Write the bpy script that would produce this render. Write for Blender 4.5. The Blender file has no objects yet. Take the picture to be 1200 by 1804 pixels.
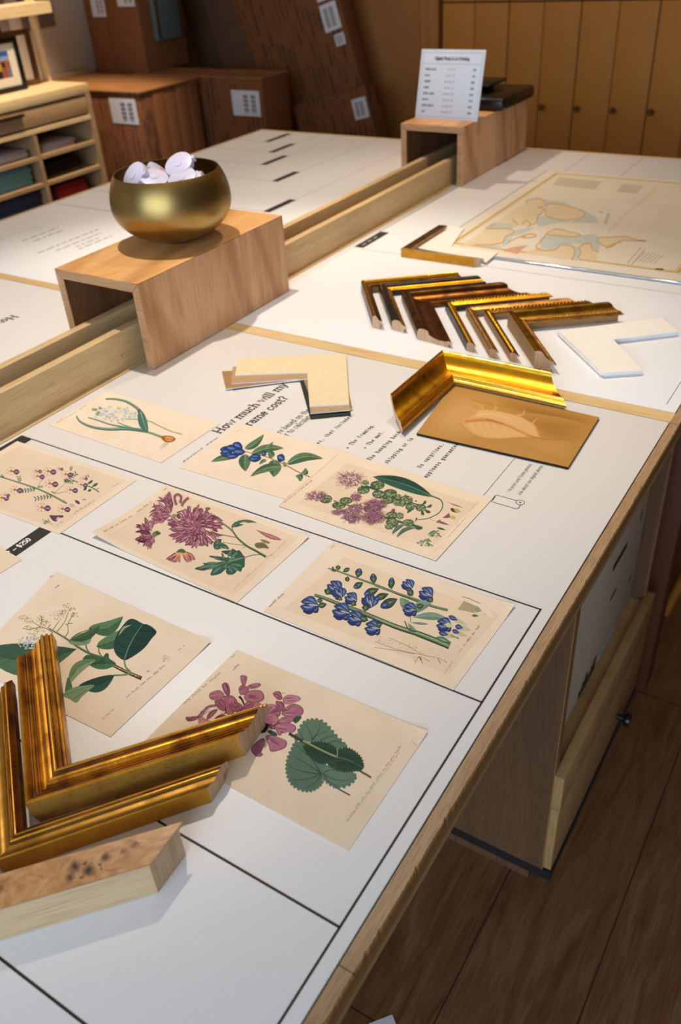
import bpy, bmesh, math, random
from mathutils import Vector, Matrix
from mathutils.geometry import tessellate_polygon
random.seed(7)
PI = math.pi
scn = bpy.context.scene
C = scn.collection

# ------------------------------------------------------------------ camera
F_PX, IW, IH = 1490.512, 1200.0, 1804.0
CAM = Vector((0, 0, 1.53))
# world -> camera (x right, y down, z forward)
M = ((0.84455692, 0.53225031, -0.05859367),
     (0.2659484, -0.51191997, -0.81682887),
     (-0.46475269, 0.67427558, -0.57389667))
cam_d = bpy.data.cameras.new('camera')
cam = bpy.data.objects.new('camera', cam_d)
C.objects.link(cam)
rot = Matrix((M[0], [-v for v in M[1]], [-v for v in M[2]])).transposed()
cam.matrix_world = Matrix.Translation(CAM) @ rot.to_4x4()
cam_d.sensor_fit = 'VERTICAL'
cam_d.sensor_height = 36.0
cam_d.sensor_width = 24.0
cam_d.lens = 36.0 * F_PX / IH
cam_d.clip_start = 0.02
cam_d.dof.use_dof = True
cam_d.dof.focus_distance = 0.93
cam_d.dof.aperture_fstop = 6.3
scn.camera = cam

# ------------------------------------------------------------------ light and exposure
scn.view_settings.view_transform = 'Standard'
scn.view_settings.look = 'None'
scn.view_settings.gamma = 1
scn.view_settings.use_curve_mapping = False
scn.view_settings.exposure = 0.0
w = bpy.data.worlds.new('world'); scn.world = w; w.use_nodes = True
w.node_tree.nodes['Background'].inputs[0].default_value = (0.62, 0.80, 1.0, 1)
w.node_tree.nodes['Background'].inputs[1].default_value = 1.2

WARM = (1.0, 0.845, 0.69)
NEUT = (1.0, 0.895, 0.785)
def spot(name, loc, target, power, color, size=70, blend=0.6, radius=0.03):
    l = bpy.data.lights.new(name, 'SPOT'); l.energy = power; l.color = color
    l.spot_size = math.radians(size); l.spot_blend = blend; l.shadow_soft_size = radius
    o = bpy.data.objects.new(name, l); C.objects.link(o); o.location = loc
    o.rotation_euler = (Vector(target) - Vector(loc)).to_track_quat('-Z', 'Y').to_euler()
    return o
def area(name, loc, target, power, color, sx, sy):
    l = bpy.data.lights.new(name, 'AREA'); l.energy = power; l.color = color
    l.shape = 'RECTANGLE'; l.size = sx; l.size_y = sy
    o = bpy.data.objects.new(name, l); C.objects.link(o); o.location = loc
    o.rotation_euler = (Vector(target) - Vector(loc)).to_track_quat('-Z', 'Y').to_euler()
    return o
SPOTS = [((-1.25, 1.20, 3.0), (-0.98, 1.0, 0.92), 130, NEUT, 56),
         ((-0.75, 2.10, 3.0), (-0.70, 1.80, 0.92), 52, WARM, 62),
         ((-2.00, 2.35, 3.0), (-1.65, 2.25, 0.92), 78, WARM, 58),
         ((-2.45, 2.50, 3.0), (-3.25, 2.45, 1.0), 290, WARM, 50)]
for i, (lo, ta, pw, co, sz) in enumerate(SPOTS):
    spot('track_spot_light', lo, ta, pw, co, sz)
area('shopfront_daylight', (0.2, -2.85, 1.9), (-0.6, 0.5, 0.92), 132, (0.60, 0.77, 1.0), 3.4, 2.2)
area('ceiling_wash_light', (-1.0, 1.2, 3.15), (-1.0, 1.2, 0), 9, WARM, 4.0, 4.0)

# ------------------------------------------------------------------ helpers
T = 0.92                                      # table top height
def ray(x, y):
    a, b = (x - IW / 2) / F_PX, (y - IH / 2) / F_PX
    return Vector([M[0][i] * a + M[1][i] * b + M[2][i] for i in range(3)])
def P(x, y, z=T):
    """point of the horizontal plane at height z seen at photo pixel x, y"""
    d = ray(x, y); t = (z - CAM.z) / d.z
    return CAM + d * t

def srgb(h):
    h = h.lstrip('#'); v = [int(h[i:i + 2], 16) / 255 for i in (0, 2, 4)]
    return tuple(c / 12.92 if c <= 0.04045 else ((c + 0.055) / 1.055) ** 2.4 for c in v)

def new_mat(name):
    m = bpy.data.materials.new(name); m.use_nodes = True
    nt = m.node_tree; b = nt.nodes['Principled BSDF']
    return m, nt, b
def nd(nt, typ, **kw):
    n = nt.nodes.new(typ)
    for k, v in kw.items():
        if k in n.inputs: n.inputs[k].default_value = v
        else: setattr(n, k, v)
    return n
def lk(nt, a, b): nt.links.new(a, b)
def ramp(nt, fac, stops):
    r = nt.nodes.new('ShaderNodeValToRGB')
    els = r.color_ramp.elements
    while len(els) < len(stops): els.new(0.5)
    for e, (p, c) in zip(els, stops):
        e.position = p; e.color = (*c, 1)
    lk(nt, fac, r.inputs[0]); return r
def mapping(nt, scale, rot=(0, 0, 0), coord='Object', loc=(0, 0, 0)):
    tc = nt.nodes.new('ShaderNodeTexCoord'); mp = nt.nodes.new('ShaderNodeMapping')
    mp.inputs['Scale'].default_value = scale; mp.inputs['Rotation'].default_value = rot
    mp.inputs['Location'].default_value = loc
    lk(nt, tc.outputs[coord], mp.inputs[0]); return mp.outputs[0]
def mix(nt, fac, a, b, mode='MIX'):
    n = nt.nodes.new('ShaderNodeMix'); n.data_type = 'RGBA'; n.blend_type = mode
    if isinstance(fac, (int, float)): n.inputs[0].default_value = fac
    else: lk(nt, fac, n.inputs[0])
    for s, i in ((a, 6), (b, 7)):
        if isinstance(s, tuple): n.inputs[i].default_value = (*s, 1)
        else: lk(nt, s, n.inputs[i])
    return n.outputs[2]

def plain(name, hexc, rough=0.5, metal=0.0, noise=0.06, nscale=60, bump=0.0, spec=None):
    m, nt, b = new_mat(name); c = srgb(hexc)
    v = mapping(nt, (nscale,) * 3)
    n = nd(nt, 'ShaderNodeTexNoise', Scale=1.0, Detail=4.0); lk(nt, v, n.inputs['Vector'])
    r = ramp(nt, n.outputs[0], [(0.3, tuple(x * (1 - noise) for x in c)), (0.7, tuple(min(1, x * (1 + noise)) for x in c))])
    lk(nt, r.outputs[0], b.inputs['Base Color'])
    b.inputs['Roughness'].default_value = rough; b.inputs['Metallic'].default_value = metal
    if spec is not None: b.inputs['Specular IOR Level'].default_value = spec
    if bump:
        bp = nd(nt, 'ShaderNodeBump', Strength=bump, Distance=0.001)
        lk(nt, n.outputs[0], bp.inputs['Height']); lk(nt, bp.outputs[0], b.inputs['Normal'])
    return m

def wood(name, c1, c2, c3, axis='Y', fine=420, coarse=28, stretch=14, rough=0.55, wave=0.0, bump=0.15, coord='Object'):
    """grain runs along axis; c1 light, c2 mid, c3 dark pores"""
    m, nt, b = new_mat(name)
    ai = 'XYZ'.index(axis)
    s1 = [coarse] * 3; s1[ai] = coarse / stretch
    s2 = [fine] * 3; s2[ai] = fine / (stretch * 1.6)
    n1 = nd(nt, 'ShaderNodeTexNoise', Scale=1.0, Detail=5.0, Distortion=1.2); lk(nt, mapping(nt, s1, coord=coord), n1.inputs['Vector'])
    n2 = nd(nt, 'ShaderNodeTexNoise', Scale=1.0, Detail=3.0); lk(nt, mapping(nt, s2, coord=coord), n2.inputs['Vector'])
    r1 = ramp(nt, n1.outputs[0], [(0.32, srgb(c2)), (0.62, srgb(c1))])
    r2 = ramp(nt, n2.outputs[0], [(0.36, srgb(c3)), (0.52, (1, 1, 1))])
    col = mix(nt, 0.32, r1.outputs[0], r2.outputs[0], 'MULTIPLY')
    if wave:
        wv = nd(nt, 'ShaderNodeTexWave', Scale=1.0, Distortion=9.0, Detail=2.0, bands_direction='DIAGONAL')
        wv.inputs['Detail Scale'].default_value = 0.6
        sw = [wave] * 3; sw[ai] = wave / 3.2
        lk(nt, mapping(nt, sw, coord=coord), wv.inputs['Vector'])
        rw = ramp(nt, wv.outputs[0], [(0.0, (.70, .60, .50)), (0.28, (.94, .91, .88)), (0.7, (1, 1, 1)), (1.0, (.96, .94, .92))])
        col = mix(nt, 0.85, col, rw.outputs[0], 'MULTIPLY')
    lk(nt, col, b.inputs['Base Color'])
    b.inputs['Roughness'].default_value = rough
    if bump:
        bp = nd(nt, 'ShaderNodeBump', Strength=bump, Distance=0.0006)
        lk(nt, n2.outputs[0], bp.inputs['Height']); lk(nt, bp.outputs[0], b.inputs['Normal'])
    return m

def gold(name, light, dark, rough=0.3, spots=0.5, streak=1.0, metal=1.0, spotc='#2a1604'):
    """gilded finish: metallic with rubbed darker patches and specks"""
    m, nt, b = new_mat(name)
    n1 = nd(nt, 'ShaderNodeTexNoise', Scale=45.0, Detail=6.0); lk(nt, mapping(nt, (1, 1, 1)), n1.inputs['Vector'])
    n2 = nd(nt, 'ShaderNodeTexNoise', Scale=520.0, Detail=3.0); lk(nt, mapping(nt, (1, 1, 1)), n2.inputs['Vector'])
    r1 = ramp(nt, n1.outputs[0], [(0.35, srgb(dark)), (0.62, srgb(light))])
    r2 = ramp(nt, n2.outputs[0], [(0.60, (0, 0, 0)), (0.72, (1, 1, 1))])
    f = nd(nt, 'ShaderNodeMath', operation='MULTIPLY'); lk(nt, r2.outputs[0], f.inputs[0]); f.inputs[1].default_value = spots
    col = mix(nt, f.outputs[0], r1.outputs[0], srgb(spotc))
    lk(nt, col, b.inputs['Base Color'])
    b.inputs['Metallic'].default_value = metal
    rr = nd(nt, 'ShaderNodeMapRange'); lk(nt, n1.outputs[0], rr.inputs[0])
    rr.inputs[1].default_value = 0.3; rr.inputs[2].default_value = 0.7
    rr.inputs[3].default_value = rough + 0.12; rr.inputs[4].default_value = rough - 0.05
    lk(nt, rr.outputs[0], b.inputs['Roughness'])
    bp = nd(nt, 'ShaderNodeBump', Strength=0.12, Distance=0.0004)
    lk(nt, n2.outputs[0], bp.inputs['Height']); lk(nt, bp.outputs[0], b.inputs['Normal'])
    return m

def paint_mat(name, rough=0.85, mottling=0.05, scale=30):
    """printed paper: colour comes from the inks laid on it (mesh colours), plus age mottling"""
    m, nt, b = new_mat(name)
    a = nt.nodes.new('ShaderNodeAttribute'); a.attribute_name = 'ink'
    n = nd(nt, 'ShaderNodeTexNoise', Scale=float(scale), Detail=6.0); lk(nt, mapping(nt, (1, 1, 1)), n.inputs['Vector'])
    r = ramp(nt, n.outputs[0], [(0.3, (1 - mottling, 1 - mottling * 1.4, 1 - mottling * 2)), (0.65, (1, 1, 1))])
    n2 = nd(nt, 'ShaderNodeTexNoise', Scale=900.0, Detail=2.0); lk(nt, mapping(nt, (1, 1, 1)), n2.inputs['Vector'])
    r2 = ramp(nt, n2.outputs[0], [(0.3, (0.93, 0.93, 0.93)), (0.7, (1, 1, 1))])
    c = mix(nt, 1.0, a.outputs[0], r.outputs[0], 'MULTIPLY')
    c = mix(nt, 1.0, c, r2.outputs[0], 'MULTIPLY')
    lk(nt, c, b.inputs['Base Color'])
    b.inputs['Roughness'].default_value = rough
    b.inputs['Specular IOR Level'].default_value = 0.25
    return m

# ---- mesh building
def obj(name, bm, mats, parent=None, smooth=None, loc=None):
    bmesh.ops.recalc_face_normals(bm, faces=bm.faces)
    me = bpy.data.meshes.new(name); bm.to_mesh(me); bm.free()
    for m in (mats if isinstance(mats, (list, tuple)) else [mats]): me.materials.append(m)
    if smooth:
        for p in me.polygons: p.use_smooth = True
        me.set_sharp_from_angle(angle=math.radians(smooth))
    o = bpy.data.objects.new(name, me); C.objects.link(o)
    if parent is not None: o.parent = parent
    if loc is not None: o.location = loc
    return o
def thing(name, label, cat, loc=(0, 0, 0), rz=0.0, group=None):
    o = bpy.data.objects.new(name, None); C.objects.link(o); o.empty_display_size = 0.05
    o.location = loc; o.rotation_euler = (0, 0, rz); o['label'] = label; o['category'] = cat
    if group: o['group'] = group
    return o
def tag(o, label, cat, group=None, kind=None):
    o['label'] = label; o['category'] = cat
    if group: o['group'] = group
    if kind: o['kind'] = kind
    return o
def struct(o, label=None, cat=None):
    o['kind'] = 'structure'
    if label: o['label'] = label; o['category'] = cat
    return o

def box(bm, x0, x1, y0, y1, z0, z1, mi=0, bevel=0.0):
    vs = [bm.verts.new((x, y, z)) for z in (z0, z1) for y in (y0, y1) for x in (x0, x1)]
    fs = [bm.faces.new([vs[i] for i in f]) for f in ((0, 2, 3, 1), (4, 5, 7, 6), (0, 1, 5, 4), (2, 6, 7, 3), (0, 4, 6, 2), (1, 3, 7, 5))]
    for f in fs: f.material_index = mi
    if bevel:
        es = list({e for f in fs for e in f.edges})
        r = bmesh.ops.bevel(bm, geom=es, offset=bevel, segments=2, profile=0.5, affect='EDGES')
        for f in r['faces']: f.material_index = mi
    return vs
def xform(bm, vs, mat):
    bmesh.ops.transform(bm, matrix=mat, verts=vs)
def boxo(name, x0, x1, y0, y1, z0, z1, m, parent=None, bevel=0.0, smooth=None):
    bm = bmesh.new(); box(bm, x0, x1, y0, y1, z0, z1, 0, bevel)
    return obj(name, bm, m, parent, smooth or (40 if bevel else None))
def prism(bm, pts, z0, z1, mi=0, mtop=None):
    """polygon pts [(x,y)] extruded between z0 and z1; concave allowed"""
    n = len(pts)
    lo = [bm.verts.new((p[0], p[1], z0)) for p in pts]; hi = [bm.verts.new((p[0], p[1], z1)) for p in pts]
    for t in tessellate_polygon([[Vector((p[0], p[1], 0)) for p in pts]]):
        f = bm.faces.new([hi[i] for i in t]); f.material_index = mi if mtop is None else mtop
        f = bm.faces.new([lo[i] for i in reversed(t)]); f.material_index = mi
    for i in range(n):
        j = (i + 1) % n
        f = bm.faces.new((lo[i], lo[j], hi[j], hi[i])); f.material_index = mi
    return lo + hi
def lathe(bm, prof, seg=48, cx=0, cy=0, mi=0, closed=False):
    rings = []
    for r, z in prof:
        if r < 1e-6: rings.append([bm.verts.new((cx, cy, z))])
        else: rings.append([bm.verts.new((cx + r * math.cos(2 * PI * i / seg), cy + r * math.sin(2 * PI * i / seg), z)) for i in range(seg)])
    for a, b in zip(rings, rings[1:]):
        for i in range(seg):
            j = (i + 1) % seg
            if len(a) == 1 and len(b) == 1: continue
            if len(a) == 1: f = bm.faces.new((a[0], b[i], b[j]))
            elif len(b) == 1: f = bm.faces.new((a[i], b[0], a[j]))
            else: f = bm.faces.new((a[i], b[i], b[j], a[j]))
            f.material_index = mi
def ellipsoid(bm, c, r, mi=0, u=8, v=5, mat=None):
    vs = []
    res = bmesh.ops.create_uvsphere(bm, u_segments=u, v_segments=v, radius=1.0)
    mt = Matrix.Translation(c) @ (mat or Matrix.Identity(4)) @ Matrix.Diagonal((r[0], r[1], r[2], 1))
    bmesh.ops.transform(bm, matrix=mt, verts=res['verts'])
    for vv in res['verts']:
        for f in vv.link_faces: f.material_index = mi

# ---- flat printed things: shapes traced on the sheet itself, in photo pixels of the plane they lie on
def hexv(c, k=1.0):
    r = srgb(c); return (min(1, r[0] * k), min(1, r[1] * k), min(1, r[2] * k), 1)
class Sheet:
    """a sheet of paper with inks printed on it, all one mesh; corners is [(px,py)...] of the sheet"""
    def __init__(self, corners, z, thick, base, curl=None, step=0.000003, grid=1, edge=None):
        self.bm = bmesh.new(); self.lay = self.bm.loops.layers.float_color.new('ink')
        self.z = T + z + thick; self.n = 0; self.occ = {}; self.cp = corners; self.step = step; self.curl = curl
        self.ox = self.oy = 0; self.s = 1.0
        self.c = [P(x, y, self.z) for x, y in corners]
        base_c = hexv(base)
        if grid > 1:                      # four corners, bent sheet
            a, b, c, d = self.c; G = []
            for j in range(grid + 1):
                row = []
                for i in range(grid + 1):
                    u, v = i / grid, j / grid
                    p = (a * (1 - u) + b * u) * (1 - v) + (d * (1 - u) + c * u) * v
                    row.append(p)
                G.append(row)
            top = [[self.bm.verts.new((p.x, p.y, p.z + self.lift(p))) for p in r] for r in G]
            bot = [[self.bm.verts.new((p.x, p.y, p.z + self.lift(p) - thick)) for p in r] for r in G]
            for j in range(grid):
                for i in range(grid):
                    self.col(self.bm.faces.new((top[j][i], top[j][i + 1], top[j + 1][i + 1], top[j + 1][i])), base_c)
                    self.col(self.bm.faces.new((bot[j][i], bot[j + 1][i], bot[j + 1][i + 1], bot[j][i + 1])), base_c)
            ring = [(0, i) for i in range(grid)] + [(j, grid) for j in range(grid)] + [(grid, i) for i in range(grid, 0, -1)] + [(j, 0) for j in range(grid, 0, -1)]
            for k in range(len(ring)):
                p, q = ring[k], ring[(k + 1) % len(ring)]
                self.col(self.bm.faces.new((top[p[0]][p[1]], bot[p[0]][p[1]], bot[q[0]][q[1]], top[q[0]][q[1]])), base_c)
        else:
            prism(self.bm, [(p.x, p.y) for p in self.c], self.z - thick, self.z)
            for f in self.bm.faces:
                self.col(f, hexv(edge) if (edge and abs(f.calc_center_median().z - self.z) > 1e-6) else base_c)
    def lift(self, p):
        if not self.curl: return 0.0
        d = 0.0
        for (cx, cy, r, h) in self.curl:
            k = math.hypot(p.x - cx, p.y - cy) / r
            if k < 1: d += h * (1 - k) ** 2
        return d
    def col(self, f, c):
        for l in f.loops: l[self.lay] = c
    def frame(self, ox, oy, s): self.ox, self.oy, self.s = ox, oy, s; return self
    def w(self, p):
        q = P(self.ox + p[0] / self.s, self.oy + p[1] / self.s, self.z)
        q.z += self.lift(q) + self.n * self.step + 0.00001
        return q
    def level(self, pts, boxes=True):
        """lay this shape one film above whatever it overlaps"""
        q = [(self.ox + x / self.s, self.oy + y / self.s) for x, y in pts]; cells = set(); g = 3.0
        if boxes:
            x0, x1 = min(p[0] for p in q), max(p[0] for p in q); y0, y1 = min(p[1] for p in q), max(p[1] for p in q)
            for i in range(int(x0 // g), int(x1 // g) + 1):
                for j in range(int(y0 // g), int(y1 // g) + 1): cells.add((i, j))
        else:
            for a, b in zip(q, q[1:]):
                m = max(1, int(math.hypot(a[0] - b[0], a[1] - b[1]) / 2))
                for k in range(m + 1):
                    x, y = a[0] + (b[0] - a[0]) * k / m, a[1] + (b[1] - a[1]) * k / m
                    for di in (-1, 0, 1):
                        for dj in (-1, 0, 1): cells.add((int(x // g) + di, int(y // g) + dj))
        self.n = 1 + max([self.occ.get(c, 0) for c in cells] or [0])
        for c in cells: self.occ[c] = self.n
    def clip(self, pts):
        q = [(self.ox + x / self.s, self.oy + y / self.s) for x, y in pts]; cs = self.cp; m = len(cs)
        ar = sum(cs[i][0] * cs[(i + 1) % m][1] - cs[(i + 1) % m][0] * cs[i][1] for i in range(m)); sg = 1 if ar > 0 else -1
        cut = False
        for i in range(m):
            a, b = cs[i], cs[(i + 1) % m]
            def d(p): return sg * ((b[0] - a[0]) * (p[1] - a[1]) - (b[1] - a[1]) * (p[0] - a[0])) / math.hypot(b[0] - a[0], b[1] - a[1]) - .25
            if all(d(p) >= 0 for p in q): continue
            cut = True; out = []
            for j in range(len(q)):
                p, r = q[j], q[(j + 1) % len(q)]; dp, dr = d(p), d(r)
                if dp >= 0: out.append(p)
                if (dp >= 0) != (dr >= 0): t = dp / (dp - dr); out.append((p[0] + (r[0] - p[0]) * t, p[1] + (r[1] - p[1]) * t))
            q = out
            if len(q) < 3: return []
        if not cut: return pts
        return [((x - self.ox) * self.s, (y - self.oy) * self.s) for x, y in q]
    def poly(self, pts, c, k=1.0, lv=None):
        pts = self.clip(pts)
        if len(pts) < 3: return
        if lv is None: self.level(pts)
        else: self.n = lv
        ws = [self.w(p) for p in pts]
        cc = hexv(c, k) if isinstance(c, str) else c
        if len(ws) == 4 or len(ws) == 3:
            vs = [self.bm.verts.new(p) for p in ws]
            try: self.col(self.bm.faces.new(vs), cc)
            except ValueError: pass
            return
        vs = [self.bm.verts.new(p) for p in ws]
        for t in tessellate_polygon([[Vector((p.x, p.y, 0)) for p in ws]]):
            try: self.col(self.bm.faces.new([vs[i] for i in t]), cc)
            except ValueError: pass
    def smooth(self, pts, n=6, closed=False):
        out = []; m = len(pts)
        if m < 3: return list(pts)
        rng = range(m if closed else m - 1)
        for i in rng:
            p0 = pts[(i - 1) % m] if (closed or i > 0) else pts[i]
            p1 = pts[i]; p2 = pts[(i + 1) % m]
            p3 = pts[(i + 2) % m] if (closed or i + 2 < m) else p2
            for k in range(n):
                t = k / n
                out.append(tuple(0.5 * (2 * p1[j] + (p2[j] - p0[j]) * t + (2 * p0[j] - 5 * p1[j] + 4 * p2[j] - p3[j]) * t * t
                                        + (3 * p1[j] - p0[j] - 3 * p2[j] + p3[j]) * t ** 3) for j in (0, 1)))
        if not closed: out.append(tuple(pts[-1]))
        return out
    def blob(self, pts, c, n=4, k=1.0): self.poly(self.smooth(pts, n, True), c, k)
    def line(self, pts, w, c, w2=None, sm=True, k=1.0):
        if sm and len(pts) > 2: pts = self.smooth(pts, 5)
        self.level(pts, False)
        L = []; R = []
        m = len(pts)
        for i, p in enumerate(pts):
            a = pts[max(0, i - 1)]; b = pts[min(m - 1, i + 1)]
            dx, dy = b[0] - a[0], b[1] - a[1]; d = math.hypot(dx, dy) or 1
            ww = (w + ((w2 if w2 is not None else w) - w) * i / (m - 1)) / 2
            L.append((p[0] - dy / d * ww, p[1] + dx / d * ww)); R.append((p[0] + dy / d * ww, p[1] - dx / d * ww))
        Lv = [self.bm.verts.new(self.w(p)) for p in L]; Rv = [self.bm.verts.new(self.w(p)) for p in R]
        cc = hexv(c, k) if isinstance(c, str) else c
        for i in range(m - 1):
            try: self.col(self.bm.faces.new((Lv[i], Lv[i + 1], Rv[i + 1], Rv[i])), cc)
            except ValueError: pass
    def lens(self, a, b, w, bend=0.0, n=9, peak=0.45):
        """leaf outline from a to b: returns left side, middle, right side"""
        dx, dy = b[0] - a[0], b[1] - a[1]; d = math.hypot(dx, dy) or 1
        nx, ny = -dy / d, dx / d
        Ls = []; Ms = []; Rs = []
        for i in range(n + 1):
            t = i / n
            q = t ** (math.log(0.5) / math.log(peak)); ww = w / 2 * math.sin(PI * q) ** 0.8 if 0 < t < 1 else 0
            off = bend * d * math.sin(PI * t)
            cx, cy = a[0] + dx * t + nx * off, a[1] + dy * t + ny * off
            Ms.append((cx, cy)); Ls.append((cx + nx * ww, cy + ny * ww)); Rs.append((cx - nx * ww, cy - ny * ww))
        return Ls, Ms, Rs
    def petal(self, a, b, w, c, bend=0.0, edge=None, shine=None, peak=0.6):
        if edge:
            L, Mi, R = self.lens(a, b, w * 1.3, bend, 7, peak); self.poly(L + R[::-1][1:-1], edge)
        L, Mi, R = self.lens(a, b, w, bend, 7, peak); self.poly(L + R[::-1][1:-1], c)
        if shine:
            L2, _, R2 = self.lens((a[0] * .8 + b[0] * .2, a[1] * .8 + b[1] * .2), (a[0] * .15 + b[0] * .85, a[1] * .15 + b[1] * .85), w * 0.38, bend, 5, 0.6)
            self.poly(L2 + R2[::-1][1:-1], shine)
    def leaf(self, a, b, w, c='#47694f', c2='#2f4f3e', vein='#7f9a76', bend=0.0, veins=5, peak=0.4, vw=None):
        L, Mi, R = self.lens(a, b, w, bend, 12, peak)
        self.poly(L + R[::-1][1:-1], c); self.poly(L + Mi[::-1][1:-1], c2)
        d = math.hypot(b[0] - a[0], b[1] - a[1]); vw = vw or max(1.0, d * 0.014)
        for k in range(1, veins + 1):
            i = int(1 + k * 9.5 / (veins + 1)); j = min(12, i + 2)
            dk = '#22382c'
            self.line([Mi[i], (Mi[i][0] * .3 + L[j][0] * .7, Mi[i][1] * .3 + L[j][1] * .7)], vw * .8, dk, vw * .3, False)
            self.line([Mi[i], (Mi[i][0] * .3 + R[j][0] * .7, Mi[i][1] * .3 + R[j][1] * .7)], vw * .8, dk, vw * .3, False)
        self.line(Mi, vw * 1.3, vein, vw * .5, False)
    def script(self, a, b, h, c='#8a7660', w=None, seed=1, gaps=(0.35, 0.7)):
        """faint handwriting along a line"""
        rnd = random.Random(seed); dx, dy = b[0] - a[0], b[1] - a[1]; d = math.hypot(dx, dy)
        ux, uy = dx / d, dy / d; nx, ny = uy, -ux; t = 0; w = w or h * .16
        while t < d:
            n = rnd.randint(4, 9); pts = []
            for k in range(n * 2):
                y = (h * rnd.uniform(.5, 1.0) if k % 2 else 0) * (1.6 if rnd.random() < .15 else 1) - (h * .4 if rnd.random() < .08 else 0)
                pts.append((a[0] + ux * t + nx * y, a[1] + uy * t + ny * y)); t += h * rnd.uniform(.28, .42)
                if t > d: break
            if len(pts) > 2: self.line(pts, w, c)
            t += h * rnd.uniform(.5, 1.2)
    def done(self, name, mat, parent=None):
        me = bpy.data.meshes.new(name); self.bm.to_mesh(me); self.bm.free(); me.materials.append(mat)
        o = bpy.data.objects.new(name, me); C.objects.link(o)
        if parent is not None: o.parent = parent
        return o

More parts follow.
